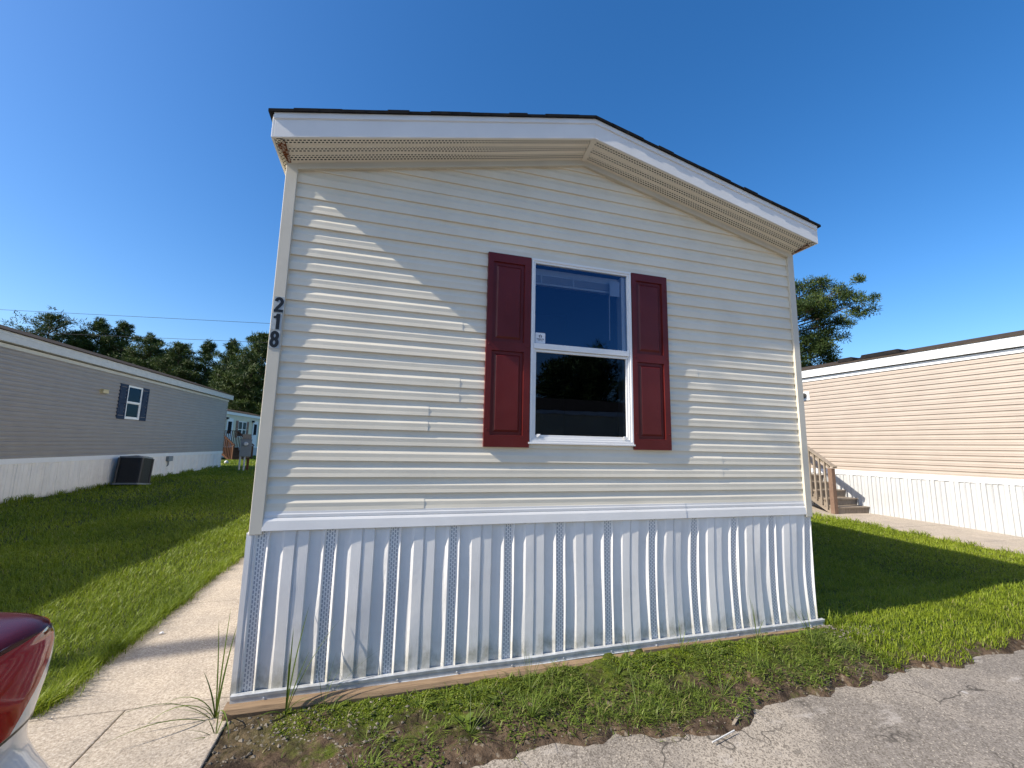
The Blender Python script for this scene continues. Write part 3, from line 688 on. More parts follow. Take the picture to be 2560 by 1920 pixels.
shutter(hl, 12.57, 12.955, 1.81, 2.875, [(12.62, 12.905, 1.90, 2.30), (12.62, 12.905, 2.38, 2.80)], M['blue'], screws=False)
shutter(hl, 13.725, 14.10, 1.81, 2.875, [(13.775, 14.05, 1.90, 2.30), (13.775, 14.05, 2.38, 2.80)], M['blue'], screws=False)
k_ = plain('yellowed_plastic', (.62, .52, .30), .6, .3)
b = MB(); b.box(11.69, 12.01, -.022, -.0135, 2.46, 2.61); b.prism([(11.72, 2.49), (11.98, 2.49), (11.96, 2.59), (11.74, 2.59)], -.09, -.0225); b.box(11.71, 11.99, -.10, -.0225, 2.592, 2.602)
v = b.build('dryer_vent', k_, hl); v['label'] = 'yellowed vent hood'; bev(v, .008)
b = MB(); b.box(15.74, 16.05, -.12, -.005, .44, .62); b.tube([(15.9, -.05, .44), (15.9, -.05, .30), (15.9, -.0, .25)], .02, 8); bev(b.build('outlet_box', M['boxgrey'], hl), .01)
b = MB(); b.tube([(7.9, 1.9, 4.0), (7.9, 1.9, 4.22)], [.16, .16], 12); b.tube([(7.9, 1.9, 4.22), (7.9, 1.9, 4.27), (7.9, 1.9, 4.30)], [.24, .2, .05], 12); b.build('roof_vent', M['greytrim'], hl)
b = MB(); b.box(-.3, 20.9, -.05, .05, -.5, -.235)
hb = b.build('timber_beam', M['timber'], loc=(-7.48, 0, 0)); hb.rotation_euler = (0, 0, math.pi/2-AL); tag(hb, 'weathered timber edging along the foot of the grey home', 'timber')
bhr = long_home('mobile_home', 'tan sided mobile home with a brown shingle roof, on the right', (12.333, 0, 0), math.atan2(-math.cos(AR), -math.sin(AR)), -11.5, 3.5, M['tan'], .795, 22, .70, -.36, 3.285, 3.49, M['shingle2'], trimmat=M['white'], ov=.10, rise=.55, skirtamp=1.6, lap=1.3)
b = MB(); b.box(-6.14, -5.92, -.030, -.014, 2.66, 2.90); b.tube([(-6.05, -.03, 2.80), (-6.05, -.15, 2.79), (-6.05, -.17, 2.77)], [.065, .065, .03], 12, 1); b.build('porch_light', [M['white'], M['black']], bhr)
for xa, xb in ((-5.35, -4.95), (-4.8, -3.9)):
    b = MB(); b.prism([(xa, 3.63), (xb, 3.63), (xb-.05, 3.73), (xa+.05, 3.73)], .35, .75); b.build('roof_vent', M['shingle'], bhr)
# far cream home beyond the lawn
fh = long_home('mobile_home', 'small far off cream mobile home with wine red shutters and two white doors', (-10.6, 30.4, 0), rad(84), 0, 12, M['farcream'], .75, 22, .66, -.2, 3.15, 3.36, M['shingle2'], trimmat=M['white'], ov=.08, rise=.5, step=14., hole=(4.76, 6.14, 1.56, 2.68))
def door(parent, x0, x1, z0, z1):
    b = MB(); frame_rect(b, x0-.06, x1+.06, z0-.06, z1+.06, .06, -.06, -.014); b.box(x0, x1, -.045, -.014, z0, z1)
    d = b.build('door', M['white'], parent)
    b = MB(); b.box(x0+.15, x1-.15, -.052, -.0452, z0+.95, z1-.18); b.build('pane', M['dark'], d)
    b = MB(); b.tube([(x0+.09, -.045, z0+.95), (x0+.09, -.10, z0+.95), (x0+.2, -.10, z0+.95)], .018, 6); b.build('handle', M['black'], d)
    b = MB(); b.box(x0-.3, x0-.12, -.2, -.014, z1-.05, z1+.1); b.build('porch_light', M['black'], parent)
door(fh, 2.75, 3.65, .80, 2.82); door(fh, 7.5, 8.4, .80, 2.82)
window(fh, 4.7, 5.45, 1.5, 2.75, 2.1, small=True, fw=.06); window(fh, 5.46, 6.2, 1.5, 2.75, 2.1, small=True, fw=.06)
for x in (4.28, 6.22): shutter(fh, x, x+.4, 1.48, 2.77, [(x+.05, x+.35, 1.6, 2.05), (x+.05, x+.35, 2.15, 2.68)], M['maroon'], screws=False)

# ------------------------------------------------------------------ wooden stairs
def stairs(name, label, loc, rz, width, nst, run, rise, zg, mat, pm, landing=1.4, rails=(0, 1)):
    # rises towards +y from y=0 at local z=0 (ground); x from 0 to width
    t = thing(name, label, 'stairs', loc, rz)
    for i in range(nst):
        b = MB(); y = i*run; z = (i+1)*rise
        b.box(0, width, y-.015, y+run+.02, z-.035, z); b.box(.012, width-.012, y+.012, y+.035, z-rise+.0 if i else -.08, z-.036); bev(b.build('step', mat, t), .004)
    ye = nst*run; zt = nst*rise
    for x in (.0, width-.04):
        b = MB(); b.add([(x, -.0, -.08), (x, ye, zt-.24), (x, ye, zt-.04), (x, .02, rise-.05), (x+.038, -.0, -.08), (x+.038, ye, zt-.24), (x+.038, ye, zt-.04), (x+.038, .02, rise-.05)], [(0, 3, 2, 1), (4, 5, 6, 7), (0, 1, 5, 4), (1, 2, 6, 5), (2, 3, 7, 6), (3, 0, 4, 7)]); b.build('stringer', mat, t)
    b = MB(); b.box(0, width, ye+.022, ye+landing, zt-.036, zt+rise*0); 
    for x in (.02, width-.11): b.box(x, x+.09, ye+.1, ye+.19, -.1, zt-.037); b.box(x, x+.09, ye+landing-.15, ye+landing-.06, -.1, zt-.037)
    b.build('landing', mat, t)
    for r in rails:
        x = -.05 if r == 0 else width+.01
        b = MB(); b.box(x-.02, x+.085, -.03, .075, -.1, .98+rise*.5); bev(b.build('newel_post', pm, t), .005)
        sl_ = rise/run; top = lambda y: 1.06+rise*.5+sl_*y
        b = MB(); b.bar((x+.03, -.08, top(-.08)), (x+.03, ye, top(ye)), .12, .035); b.bar((x+.03, ye-.01, top(ye)), (x+.03, ye+landing, top(ye)), .12, .035); b.bar((x+.06, .08, top(.08)-.09), (x+.06, ye, top(ye)-.09), .035, .08); b.build('handrail', mat, t)
        y = .16
        while y < ye+landing:
            zt_ = top(min(y, ye)); zb = rise*.2+sl_*min(y, ye)-.02
            b = MB(); b.box(x+.0, x+.036, y, y+.036, zb, zt_-.03); b.build('baluster', mat, t); y += .135 if y < ye else .16
    return t
stairs('wooden_stairs', 'weathered wooden stairs with a railing beside the tan home', (11.05, 4.72, -.205), AR*-1*-1, 1.10, 5, .262, .172, 0, M['deckwood'], M['postwood'], 1.6, rails=(0,))
st = stairs('wooden_stairs', 'far off dark brown wooden stairs and porch before the cream home', (0, 0, 0), 0, 1.5, 5, .28, .19, 0, M['redwood'], M['redwood'], 1.6, rails=(0, 1))
p = at(568, 1151, 30.3); st.location = (-8.75, 29.9, -.17); st.rotation_euler = (0, 0, rad(60))

# ------------------------------------------------------------------ yard furniture on the left
ac = thing('air_conditioner', 'dark grey outdoor air conditioning unit beside the grey home', 'air conditioner', (-6.46, 12.88, -.15), rad(90)-AL); ac.rotation_euler = (0, rad(6), rad(90)-AL)
S_ = .315; R_ = .12
def rrect(s, r, n=5):
    o = []
    for cx, cy, a0 in ((s-r, s-r, 0), (-s+r, s-r, 90), (-s+r, -s+r, 180), (s-r, -s+r, 270)):
        for i in range(n+1): a = rad(a0+90*i/n); o.append((cx+r*math.cos(a), cy+r*math.sin(a)))
    return o
def ring(b, lev, close=True):
    P = []
    for s, r, z in lev:
        q = rrect(s, r); P.append([(x, y, z) for x, y in q+[q[0]]])
    b.grid(P)
    if close: b.add(P[-1][:-1], [tuple(range(len(P[-1])-1))])
b = MB(); ring(b, [(.38, .10, 0), (.38, .10, .045), (.345, R_, .045)]); b.build('base', M['boxgrey'], ac)
b = MB(); lev = []
for i in range(26):
    z = .045+i*.0285; lev += [(S_, R_, z), (S_, R_, z+.012), (S_-.012, R_, z+.014), (S_-.012, R_, z+.0265)]
ring(b, lev); b.build('grille', M['acfin'], ac)
b = MB(); ring(b, [(S_+.012, R_, .785), (S_+.012, R_, .825), (S_-.03, R_, .835)], True); b.build('top_cover', M['boxgrey'], ac)
for sx in (-1, 1):
    for sy in (-1, 1):
        b = MB(); b.tube([(sx*(S_-.02), sy*(S_-.02), .045), (sx*(S_-.02), sy*(S_-.02), .786)], .032, 8); b.build('corner_rail', M['acmetal'], ac)
b = MB()
for r in np.arange(.06, .30, .035): b.tube([(r*math.cos(t), r*math.sin(t), .872-.15*r) for t in np.linspace(0, 2*math.pi, 21)], .006, 5, cap=False)
for t in np.linspace(0, math.pi*2, 9)[:-1]: b.bar((.03*math.cos(t), .03*math.sin(t), .87), (.31*math.cos(t), .31*math.sin(t), .832), .01, .012)
b.build('fan_guard', M['acmetal'], ac)
b = MB(); b.tube([(0, 0, -.1), (0, 0, .34), (0, 0, .345)], [.045, .045, .03], 12); z = float(gz(-6.0, 16.4))
tag(b.build('vent_pipe', M['pvc'], smooth=True, loc=tuple(at(489, 1190, 20.3))), 'short white plastic pipe standing in the shaded lawn', 'pipe')
o = bpy.data.objects['vent_pipe']; pz = o.location; o.location = (pz[0], pz[1], float(gz(pz[0], pz[1])))
b = MB(); b.tube([(.10*math.sin(t)*0, 0, -.10*math.cos(t)) for t in np.linspace(.02, math.pi-.02, 13)], [.10*math.sin(t) for t in np.linspace(.02, math.pi-.02, 13)], 16)
pb = at(564, 1171, 23.5); tag(b.build('ball', M['pvc'], smooth=True, loc=(pb[0], pb[1], float(gz(pb[0], pb[1]))+.09)), 'small white ball lying on the far lawn', 'ball')
pp = at(608, 1181, 19.4)
ms = thing('meter_pedestal', 'grey electric meter cabinet on posts in the lawn between the homes', 'electric meter', (pp[0], pp[1], float(gz(pp[0], pp[1]))), rad(12))
b = MB(); b.box(-.22, .22, -.17, -.02, .62, 1.36); b.prism([(-.235, 1.36), (.235, 1.36), (.235, 1.385), (-.235, 1.385)], -.19, .0); bev(b.build('cabinet', M['boxgrey'], ms), .012)
b = MB(); b.tube([(0, -.17, 1.18), (0, -.19, 1.18)], [.115, .115], 20); b.build('meter_ring', M['boxgrey'], ms)
b = MB(); b.tube([(0, -.19, 1.18), (0, -.27, 1.18), (0, -.285, 1.18)], [.09, .085, .05], 20); b.build('meter', M['galv'], ms)
b = MB(); b.box(-.17, .17, .0, .05, .55, 1.62); b.build('back_board', M['deckwood'], ms)
for x, mm in ((-.17, 'pvc'), (-.0, 'pvc')):
    b = MB(); b.tube([(x, -.1, -.1), (x, -.1, .63)], .038, 8); b.build('conduit', M[mm], ms)
b = MB(); b.box(.08, .18, .051, .15, -.1, 1.5); b.build('post', M['redwood'], ms)
# overhead wires and poles
def pole(label, x, y, h, r=.14, arms=True):
    z = float(gz(x, y)); t = thing('utility_pole', label, 'utility pole', (x, y, z), rad(20))
    b = MB(); b.tube([(0, 0, -.5), (0, 0, h*.5), (0, 0, h)], [r*1.1, r, r*.8], 12); b.build('pole', M['bark'], t, smooth=True)
    if arms:
        b = MB(); b.bar((-1, .16, h-.35), (1, .16, h-.35), .09, .11); b.build('crossarm', M['bark'], t)
        for xx in (-.9, 0.5, .9): b = MB(); b.tube([(xx, .16, h-.3), (xx, .16, h-.12)], [.03, .05], 8); b.build('insulator', M['greytrim'], t)
    return t
wa, wb = at(0, 774, 30), at(680, 809, 30); wc, wd = at(20, 829, 30), at(680, 857, 30)
def wire(a, c, s0, s1, sag, label, r=.012):
    a = Vector(a); c = Vector(c); p0 = a+(c-a)*s0; p1 = a+(c-a)*s1
    pts = [p0+(p1-p0)*t for t in np.linspace(0, 1, 25)]
    b = MB(); b.tube(pts, r, 5); tag(b.build('power_line', M['cable']), label, 'power line')
    return p0, p1
a1, b1 = wire(wa, wb, -.5, 1.7, 0, 'upper thin power line crossing the sky before the pines', .013)
a2, b2 = wire(wc, wd, -.5, 1.7, 0, 'lower thin power line crossing before the pines', .013)
pole('wooden utility pole carrying the left ends of the power lines', a1.x, a1.y-.15, a1.z+.7, .15)
pole('wooden utility pole carrying the right ends of the power lines', b1.x, b1.y-.15, b1.z+.7, .15)
# the pole whose shadow crosses the walk, with its heavy cable
X0 = -13.4; Y0 = 1.0+.1187*(X0+.75)
pl0 = pole('thick wooden utility pole behind the grey home', X0, Y0, 15.2, .15)
b = MB(); zc = 1.90+(3.50-X0)*.763
b.tube([(X0+.05, Y0, zc), (X0+.05, -22, zc-.0)], .032, 6); tag(b.build('power_line', M['cable']), 'heavy cable running from the pole behind the grey home to the street', 'power line')
# ------------------------------------------------------------------ car at the left edge
def car():
    gzc = -.40
    t = thing('car', 'silver white car with red tail lamp, its rear corner at the left edge', 'car', (-2.575, -1.80, gzc), 0)
    Lh = 2.255; XR = 2.255
    # levels: z, rear x, front x, half width
    lv = [(.20, 2.12, -2.10, .80), (.27, 2.20, -2.2, .87), (.34, 2.33, -2.25, .925), (.42, 2.315, -2.26, .925), (.50, 2.262, -2.25, .91), (.56, 2.232, -2.24, .90), (.61, 2.226, -2.23, .898), (.66, 2.232, -2.2, .90),
          (.72, 2.240, -2.15, .905), (.78, 2.250, -2.05, .905), (.85, 2.256, -1.85, .90), (.90, 2.256, -1.6, .89), (.935, 2.25, -1.4, .875), (.95, 2.235, -1.3, .85)]
    NS = 72
    def outline(z, xr_, xf, hw, n=NS, pw=3.4):
        cx = (xr_+xf)/2; a = (xr_-xf)/2; P = []
        for i in range(n):
            th = 2*math.pi*i/n; c, s = math.cos(th), math.sin(th)
            # squarer corners: the corner radius shrinks with the power
            px = 9 
            P.append((cx+a*math.copysign(abs(c)**(2/px), c), hw*math.copysign(abs(s)**(2/8), s), z))
        return P
    def at_lv(z):
        for (a, b2) in zip(lv[:-1], lv[1:]):
            if a[0] <= z <= b2[0]:
                f = (z-a[0])/(b2[0]-a[0]); f = f*f*(3-2*f)*.4+f*.6; return [a[i]+(b2[i]-a[i])*f for i in range(4)]
        return lv[-1]
    b = MB(); P = []
    zs = np.linspace(.20, .95, 40)
    for z in zs: q = outline(*at_lv(z)); P.append(q+[q[0]])
    b.grid(P, 0); top = P[-1][:-1]
    b.add([(x, y*.985, z+.012) for x, y, z in top], [tuple(range(len(top)))]); b.add(P[0][:-1], [tuple(range(len(top)-1, -1, -1))])
    body = b.build('body', M['paint'], t, smooth=True)
    md = body.modifiers.new('es', 'EDGE_SPLIT'); md.split_angle = rad(50)
    # greenhouse
    g = MB(); P = []
    for z, xr_, xf, hw in ((.94, 1.62, -1.25, .80), (1.1, 1.35, -.85, .74), (1.3, .95, -.40, .66), (1.38, .75, -.2, .60)): q = outline(z, xr_, xf, hw); P.append(q+[q[0]])
    g.grid(P); g.build('window_band', M['carglass'], t, smooth=True)
    g = MB(); P = []
    for z, xr_, xf, hw in ((1.38, .77, -.22, .61), (1.415, .7, -.15, .57), (1.43, .5, .05, .4)): q = outline(z, xr_, xf, hw); P.append(q+[q[0]])
    g.grid(P); g.add(P[-1][:-1], [tuple(range(len(P[-1])-1))]); g.build('roof_panel', M['paint'], t, smooth=True)
    # lamps wrap the rear corners: patches lifted off the body
    def patch(i0, i1, z0, z1, off, nm, mat, cut=None, flip=False):
        g = MB(); rows = []
        for z in np.linspace(z0, z1, 12):
            L = at_lv(z); row = []
            for f in np.linspace(i0, i1, 40):
                th = rad(f); cx = (L[1]+L[2])/2; a = (L[1]-L[2])/2+off; hw = L[3]+off
                if cut: th = rad(cut(f, (z-z0)/(z1-z0), i0, i1))
                c, s = math.cos(th), math.sin(th)
                row.append((cx+a*math.copysign(abs(c)**(2/9), c), hw*math.copysign(abs(s)**(2/8), s), z))
            rows.append(row)
        g.grid(rows); return g.build(nm, mat, t, smooth=True)
    def lamp(sgn, t0, t1, nm, mat, off, levels):
        g = MB(); rows = []
        for z, inw in levels:
            L = at_lv(min(z, .93)); row = []
            e = t1(z) if callable(t1) else t1; b0 = t0(z) if callable(t0) else t0
            for f in np.linspace(0, 1, 46):
                th = rad(90*(b0+(e-b0)*f)**3); cx = (L[1]+L[2])/2; a = (L[1]-L[2])/2+off-inw; hw = L[3]+off-inw
                c, sn = max(0, math.cos(th)), max(0, math.sin(th))
                row.append((cx+a*c**(2/9), sgn*hw*sn**(2/8), z+(off if inw > .03 else 0)))
            rows.append(row)
        g.grid(rows, 0, sgn < 0); return g.build(nm, mat, t, smooth=True)
    LV = [(z, 0) for z in np.linspace(.665, .925, 12)]+[(.937, .003), (.952, .010), (.966, .026), (.973, .06), (.975, .12), (.976, .25), (.978, .62)]
    edge = lambda z: .95 if z > .94 else .44+.20*min(1, (z-.665)/.26)
    for sgn in (1, -1):
        lamp(sgn, .20, edge, 'tail_lamp', M['lens'], .005, LV[:14])
        lamp(sgn, .20, .95, 'lamp_cover', M['lenstop'], .0045, LV[13:])
        lamp(sgn, edge, .86, 'clear_lamp', M['clear'], .004, LV[:13])
    # thin dark gaps
    for z, o_ in ((.658, .0045),):
        g = MB(); L = at_lv(z); rows = []
        for zz in (z-.005, z+.005):
            L = at_lv(zz); rows.append([((L[1]+L[2])/2+((L[1]-L[2])/2+o_)*math.copysign(abs(math.cos(th))**(2/9), math.cos(th)), (L[3]+o_)*math.copysign(abs(math.sin(th))**(2/8), math.sin(th)), zz) for th in np.linspace(-1.45, 1.45, 60)])
        g.grid(rows); g.build('panel_gap', M['black'], t)
    for x in (-1.45, 1.35):
        for sy in (-1, 1):
            g = MB(); y = sy*.90
            g.tube([(x, y-sy*.22, .31), (x, y-sy*.02, .31), (x, y, .31)], [.31, .31, .27], 28); wv = g.build('wheel', M['rubber'], t)
            g = MB(); g.tube([(x, y-sy*.01, .31), (x, y+sy*.006, .31), (x, y+sy*.012, .31)], [.21, .2, .05], 20); g.build('rim', M['galv'], wv)
            g = MB(); g.tube([(x, y-sy*.2, .33), (x, sy*.912, .33)], .36, 28); g.build('wheel_arch', M['black'], t)
    # licence plate recess, antenna
    g = MB(); g.box(2.2, 2.262, -.27, .27, .70, .86); g.build('plate_recess', M['black'], t)
    return t
car()
# ------------------------------------------------------------------ trees
def set_rnd(me, vals):
    a = me.attributes.new('rnd', 'FLOAT', 'FACE'); a.data.foreach_set('value', vals)
def tri_mesh(name, V, mat, parent, vals, k=3):
    n = len(V)//k; me = bpy.data.meshes.new(name)
    me.vertices.add(len(V)); me.vertices.foreach_set('co', V.reshape(-1))
    me.loops.add(n*k); me.loops.foreach_set('vertex_index', np.arange(n*k, dtype=np.int32))
    me.polygons.add(n); me.polygons.foreach_set('loop_start', np.arange(0, n*k, k, dtype=np.int32))
    me.materials.append(mat); me.update(); set_rnd(me, vals)
    o = bpy.data.objects.new(name, me); sc.collection.objects.link(o)
    if parent: o.parent = parent
    return o
def clumps(cs, rs, per, ln, wd, r_):
    # sprays of needle bundles round clump centres
    cs = np.repeat(cs, per, 0); rr = np.repeat(rs, per)
    n = len(cs); d = r_.normal(size=(n, 3)); d[:, 2] = d[:, 2]*.65+.15; d /= np.linalg.norm(d, axis=1)[:, None]
    p0 = cs+d*(rr*r_.rand(n)**.6)[:, None]
    d2 = d+.7*r_.normal(size=(n, 3)); d2[:, 2] += .25; d2 /= np.linalg.norm(d2, axis=1)[:, None]
    L = ln*(.6+.8*r_.rand(n)); s = np.cross(d2, r_.normal(size=(n, 3))); s /= np.linalg.norm(s, axis=1)[:, None]
    p1 = p0+d2*L[:, None]; ww = (wd*(.6+.8*r_.rand(n)))[:, None]
    V = np.stack([p0-s*ww, p0+s*ww, p1], 1).reshape(-1, 3)
    return V
def pine(label, x, y, H, R_, cb=.35, dens=1., seed=0, lean=(0, 0), shape=1., per=64, name='pine_tree', group='pines behind the homes', limbs=None, z0=None, ln=.32):
    r_ = np.random.RandomState(seed); zg = float(gz(x, y)) if z0 is None else z0
    t = thing(name, label, 'tree', (x, y, zg), 0, group)
    b = MB(); tr = max(.10, H*.016); pts = []; 
    for i in range(9):
        f = i/8; pts.append((lean[0]*f*f+.12*math.sin(f*5+seed), lean[1]*f*f+.1*math.cos(f*4+seed), f*H*.96-.2*(i == 0)))
    b.tube(pts, [tr*(1-.85*i/8) for i in range(9)], 8)
    C_ = []; RS = []
    nl = int(26*dens) if limbs is None else 0
    L = []
    for i in range(nl):
        f = cb+(1-cb)*((i+.5*r_.rand())/nl)
        g = (f-cb)/(1-cb); prof = (math.sin(math.pi*min(1, (g*.86+.14)))**.6)*shape+(1-shape)*(1-g*.9)
        az = i*2.4+r_.rand()*1.0; ll = R_*prof*(.65+.5*r_.rand()); up = .12+.45*g*r_.rand()+.15*g
        L.append((f, az, ll, up))
    L = L if limbs is None else limbs
    for f, az, ll, up in L:
        k0 = min(7, int(f*8)); p0 = Vector(pts[k0])+(Vector(pts[k0+1])-Vector(pts[k0]))*(f*8-k0)
        dv = Vector((math.cos(az), math.sin(az), up)); P = [p0+dv*ll*s+Vector((0, 0, .12*ll*s*s)) for s in (0, .35, .7, 1)]
        b.tube(P, [tr*.32*(1-.4*f), tr*.22, tr*.13, tr*.05], 5)
        nc = max(4, int(ll*4.2))
        for q in range(nc):
            s = .30+.75*r_.rand(); cpt = p0+dv*ll*s+Vector((0, 0, .12*ll*s*s))+Vector(r_.normal(size=3)*.20*ll*np.array([1, 1, .45])*.8)
            C_.append(cpt); RS.append((.24+.26*r_.rand())*(.6+.4*min(1, ll/1.5))*(1.25 if ln > .3 else 1))
            if r_.rand() < .5: b.tube([p0+dv*ll*(s*.7), cpt], [tr*.08, tr*.03], 4, cap=False)
    for q in range(int(5*dens)): C_.append(Vector(pts[-1])+Vector(r_.normal(size=3)*np.array([.3, .3, .35]))); RS.append(.32)
    b.build('trunk', M['bark'], t, smooth=True)
    C_ = np.array([tuple(c) for c in C_]); RS = np.array(RS)
    V = clumps(C_, RS, per, ln, .024 if ln < .2 else .04, r_)
    vals = np.clip(np.repeat(r_.rand(len(C_)), per)*.6+.35*r_.rand(len(V)//3), 0, 1)
    tri_mesh('crown', V, M['pine'], t, vals); return t
def pine_px(label, u, vtop, hw, Dd, cb, dens, seed, **k):
    p = at(u, vtop, Dd); g = float(gz(p[0], p[1])); return pine(label, p[0], p[1], p[2]-g, hw*Dd/FPX, cb, dens, seed, **k)
pine_px('open crowned pine with bare spreading limbs, leftmost above the grey home', 135, 778, 64, 52.8, .52, 1.7, 1, per=30, shape=.9)
pine_px('bushy pine between the open crowned pine and the paired tops', 200, 822, 52, 54.1, .42, 1.5, 2)
pine_px('tall dark pine with a rounded top, left of a paired top', 250, 795, 42, 55.4, .35, 1.7, 3)
pine_px('tall dark pine with a rounded top, right of a paired top', 312, 802, 46, 56.8, .35, 1.7, 4)
pine_px('dense dark pine right of the paired tops', 384, 838, 56, 55.4, .25, 2.0, 5)
pine_px('dense dark pine with a blunt top in the middle of the row', 455, 856, 52, 54.1, .25, 2.0, 6)
pine_px('narrow pine left of the gap of sky', 525, 852, 40, 55.4, .3, 1.6, 7, shape=.6)
pine_px('narrow pine right of the gap of sky', 582, 850, 36, 52.8, .35, 1.5, 8, shape=.6)
pine_px('broad near pine closing the row beside the cream home corner', 662, 832, 95, 47.5, .08, 3.0, 9, shape=.7)
pine_px('pine top just showing over the grey home roof at the left edge', -12, 820, 55, 58.1, .4, 1.5, 10)
pine_px('broad dark pine filling behind the paired tops', 300, 870, 90, 68.6, .1, 3.0, 12, shape=.8)
pine_px('broad dark pine filling behind the blunt topped pine', 430, 885, 90, 71.3, .1, 3.0, 13, shape=.8)
pine_px('low dark pine behind the open crowned pine', 170, 885, 85, 72.6, .1, 2.6, 14, shape=.8)
pine_px('dark pine filling behind the narrow pines', 610, 905, 80, 73.9, .05, 2.4, 15, shape=.8)
# the pine right of the cream home
Dd = 27; p = at(1978, 700, Dd); g0 = float(gz(p[0], p[1])); H = p[2]-g0
rp = thing
azr = math.atan2(RR[1], RR[0])
limbs = []
r_ = np.random.RandomState(5)
for f, s, ll, up in ((.97, .2, 1.5, .5), (.93, .0, 1.9, .45), (.90, .3, 2.2, .35), (.86, -.2, 3.0, .42), (.84, .1, 3.4, .36), (.80, .2, 3.6, .30), (.78, -.15, 4.2, .30), (.75, .1, 4.1, .22), (.72, .35, 2.6, .2),
                     (.68, .0, 2.6, .18), (.64, .2, 2.3, .2), (.60, -.2, 2.3, .12), (.56, .1, 2.4, .08), (.52, -.1, 1.8, .1), (.48, .2, 2.2, .02), (.44, .0, 2.4, .0), (.40, .3, 1.9, 0.)):
    limbs.append((f, azr+s, ll, up))
for i in range(22): limbs.append((.4+.58*r_.rand(), azr+math.pi+1.4*(r_.rand()*2-1), 1.2+1.5*r_.rand(), .3*r_.rand()))
for i in range(10): limbs.append((.45+.5*r_.rand(), azr+(1 if i % 2 else -1)*(1.0+.5*r_.rand()), 1.0+1.2*r_.rand(), .3*r_.rand()))
pine('big irregular pine rising right of the cream home above the tan home', p[0], p[1], H, 4, .35, 1, 21, lean=(0, 0), per=150, group='pines behind the homes', limbs=limbs, ln=.17)
# across the street, behind the camera: what the window glass mirrors
base_t = pine('tall dark pine across the street, mirrored in the window, left of a pair', 0.5, -34, 9.6, 3.6, .25, 2.4, 31, group='pines across the street', per=40, z0=-.42, ln=.5)
for i, (x, y, rz, s, lab) in enumerate(((5.5, -36, 2., .75, 'tall dark pine across the street, right of a pair'), (11.5, -36, 4., .95, 'broad dark pine across the street, further right'), (-4.5, -34, 1., .75, 'small dark pine across the street at the left'), (18.5, -34, 3., 1.1, 'tallest dark pine across the street, far right'))):
    dup(base_t, (x, y, -.42), rz, lab, (s, s, s))
long_home('mobile_home', 'pale mobile home across the street, mirrored in the window', (13.5, -19, -.1), math.pi, -4, 9, M['farcream'], .75, 22, .66, -.4, 3.15, 3.36, M['shingle2'], rise=.9)

# ------------------------------------------------------------------ grass
def blades(name, X, Y, H_, Wd, bend, mat, seed, kind=True, zoff=0., vals=None, segs=2, dirv=None, Z=None):
    r_ = np.random.RandomState(seed); n = len(X)
    Z = gz(X, Y)-.01+zoff if Z is None else Z
    a = r_.rand(n)*2*math.pi if dirv is None else dirv
    side = np.stack([-np.sin(a), np.cos(a), 0*a], 1); fw = np.stack([np.cos(a), np.sin(a), 0*a], 1); up = np.array([0, 0, 1.])
    B = np.stack([X, Y, Z], 1)
    hw = (Wd/2)[:, None]; bd = (bend*H_)[:, None]; h = H_[:, None]
    p1 = B+up*h*.55+fw*bd*.30; p2 = B+up*h*(1-.25*np.minimum(1, bend)[:, None])+fw*bd
    V = np.stack([B-side*hw, B+side*hw, p1+side*hw*.85, p1-side*hw*.85, p2], 1)       # 5 verts
    V = V.reshape(-1, 3); me = bpy.data.meshes.new(name); me.vertices.add(len(V)); me.vertices.foreach_set('co', V.reshape(-1).astype(np.float32))
    i = np.arange(n)*5
    lp = np.stack([i, i+1, i+2, i+3, i+3, i+2, i+4], 1).reshape(-1).astype(np.int32)
    me.loops.add(len(lp)); me.loops.foreach_set('vertex_index', lp)
    ls = np.stack([np.arange(n)*7, np.arange(n)*7+4], 1).reshape(-1).astype(np.int32)
    me.polygons.add(2*n); me.polygons.foreach_set('loop_start', ls); me.materials.append(mat); me.update()
    if vals is None: vals = r_.rand(n)
    set_rnd(me, np.repeat(vals, 2)); o = bpy.data.objects.new(name, me); sc.collection.objects.link(o)
    if kind: o['kind'] = 'stuff'; tag(o, 'green lawn grass around the homes' if kind is True else kind, 'grass')
    return o
def infov(X, Y, Z, pad=60):
    d = np.stack([X-CAM[0], Y-CAM[1], Z-CAM[2]], 1); z = d @ FF; u = 1280+FPX*(d @ RR)/np.maximum(z, .05); v = 960-FPX*(d @ UU)/np.maximum(z, .05)
    return (z > .2) & (u > -pad-250) & (u < 2560+pad+250) & (v < 1920+pad+200)
def scatter(x0, x1, y0, y1, dens):
    n = int((x1-x0)*(y1-y0)*dens); return x0+(x1-x0)*nr.rand(n), y0+(y1-y0)*nr.rand(n)
XS = []; YS = []; HS = []; WS = []
def lawn(x0, x1, y0, y1, dens, h, wd, keep=None):
    X, Y = scatter(x0, x1, y0, y1, dens); k_ = infov(X, Y, gz(X, Y))
    if keep is not None: k_ &= keep(X, Y)
    X, Y = X[k_], Y[k_]; XS.append(X); YS.append(Y)
    hh = h*(.55+.75*nr.rand(len(X)))*(.75+.5*vn(X*1.3, Y*1.3)); HS.append(hh); WS.append(wd*(.7+.6*nr.rand(len(X))))
def fringe(xc, y0, y1, n, h, wd):
    Y = y0+(y1-y0)*nr.rand(n); X = xc+.035*nr.normal(size=n)+.05*vn(Y*5, Y*0); XS.append(X); YS.append(Y); HS.append(h*(.5+nr.rand(n))); WS.append(np.full(n, wd))
fringe(-1.13, .2, 3, 5200, .11, .0045); fringe(-1.11, 3, 7, 3600, .11, .006); fringe(-1.11, 7, 14, 2500, .11, .010)
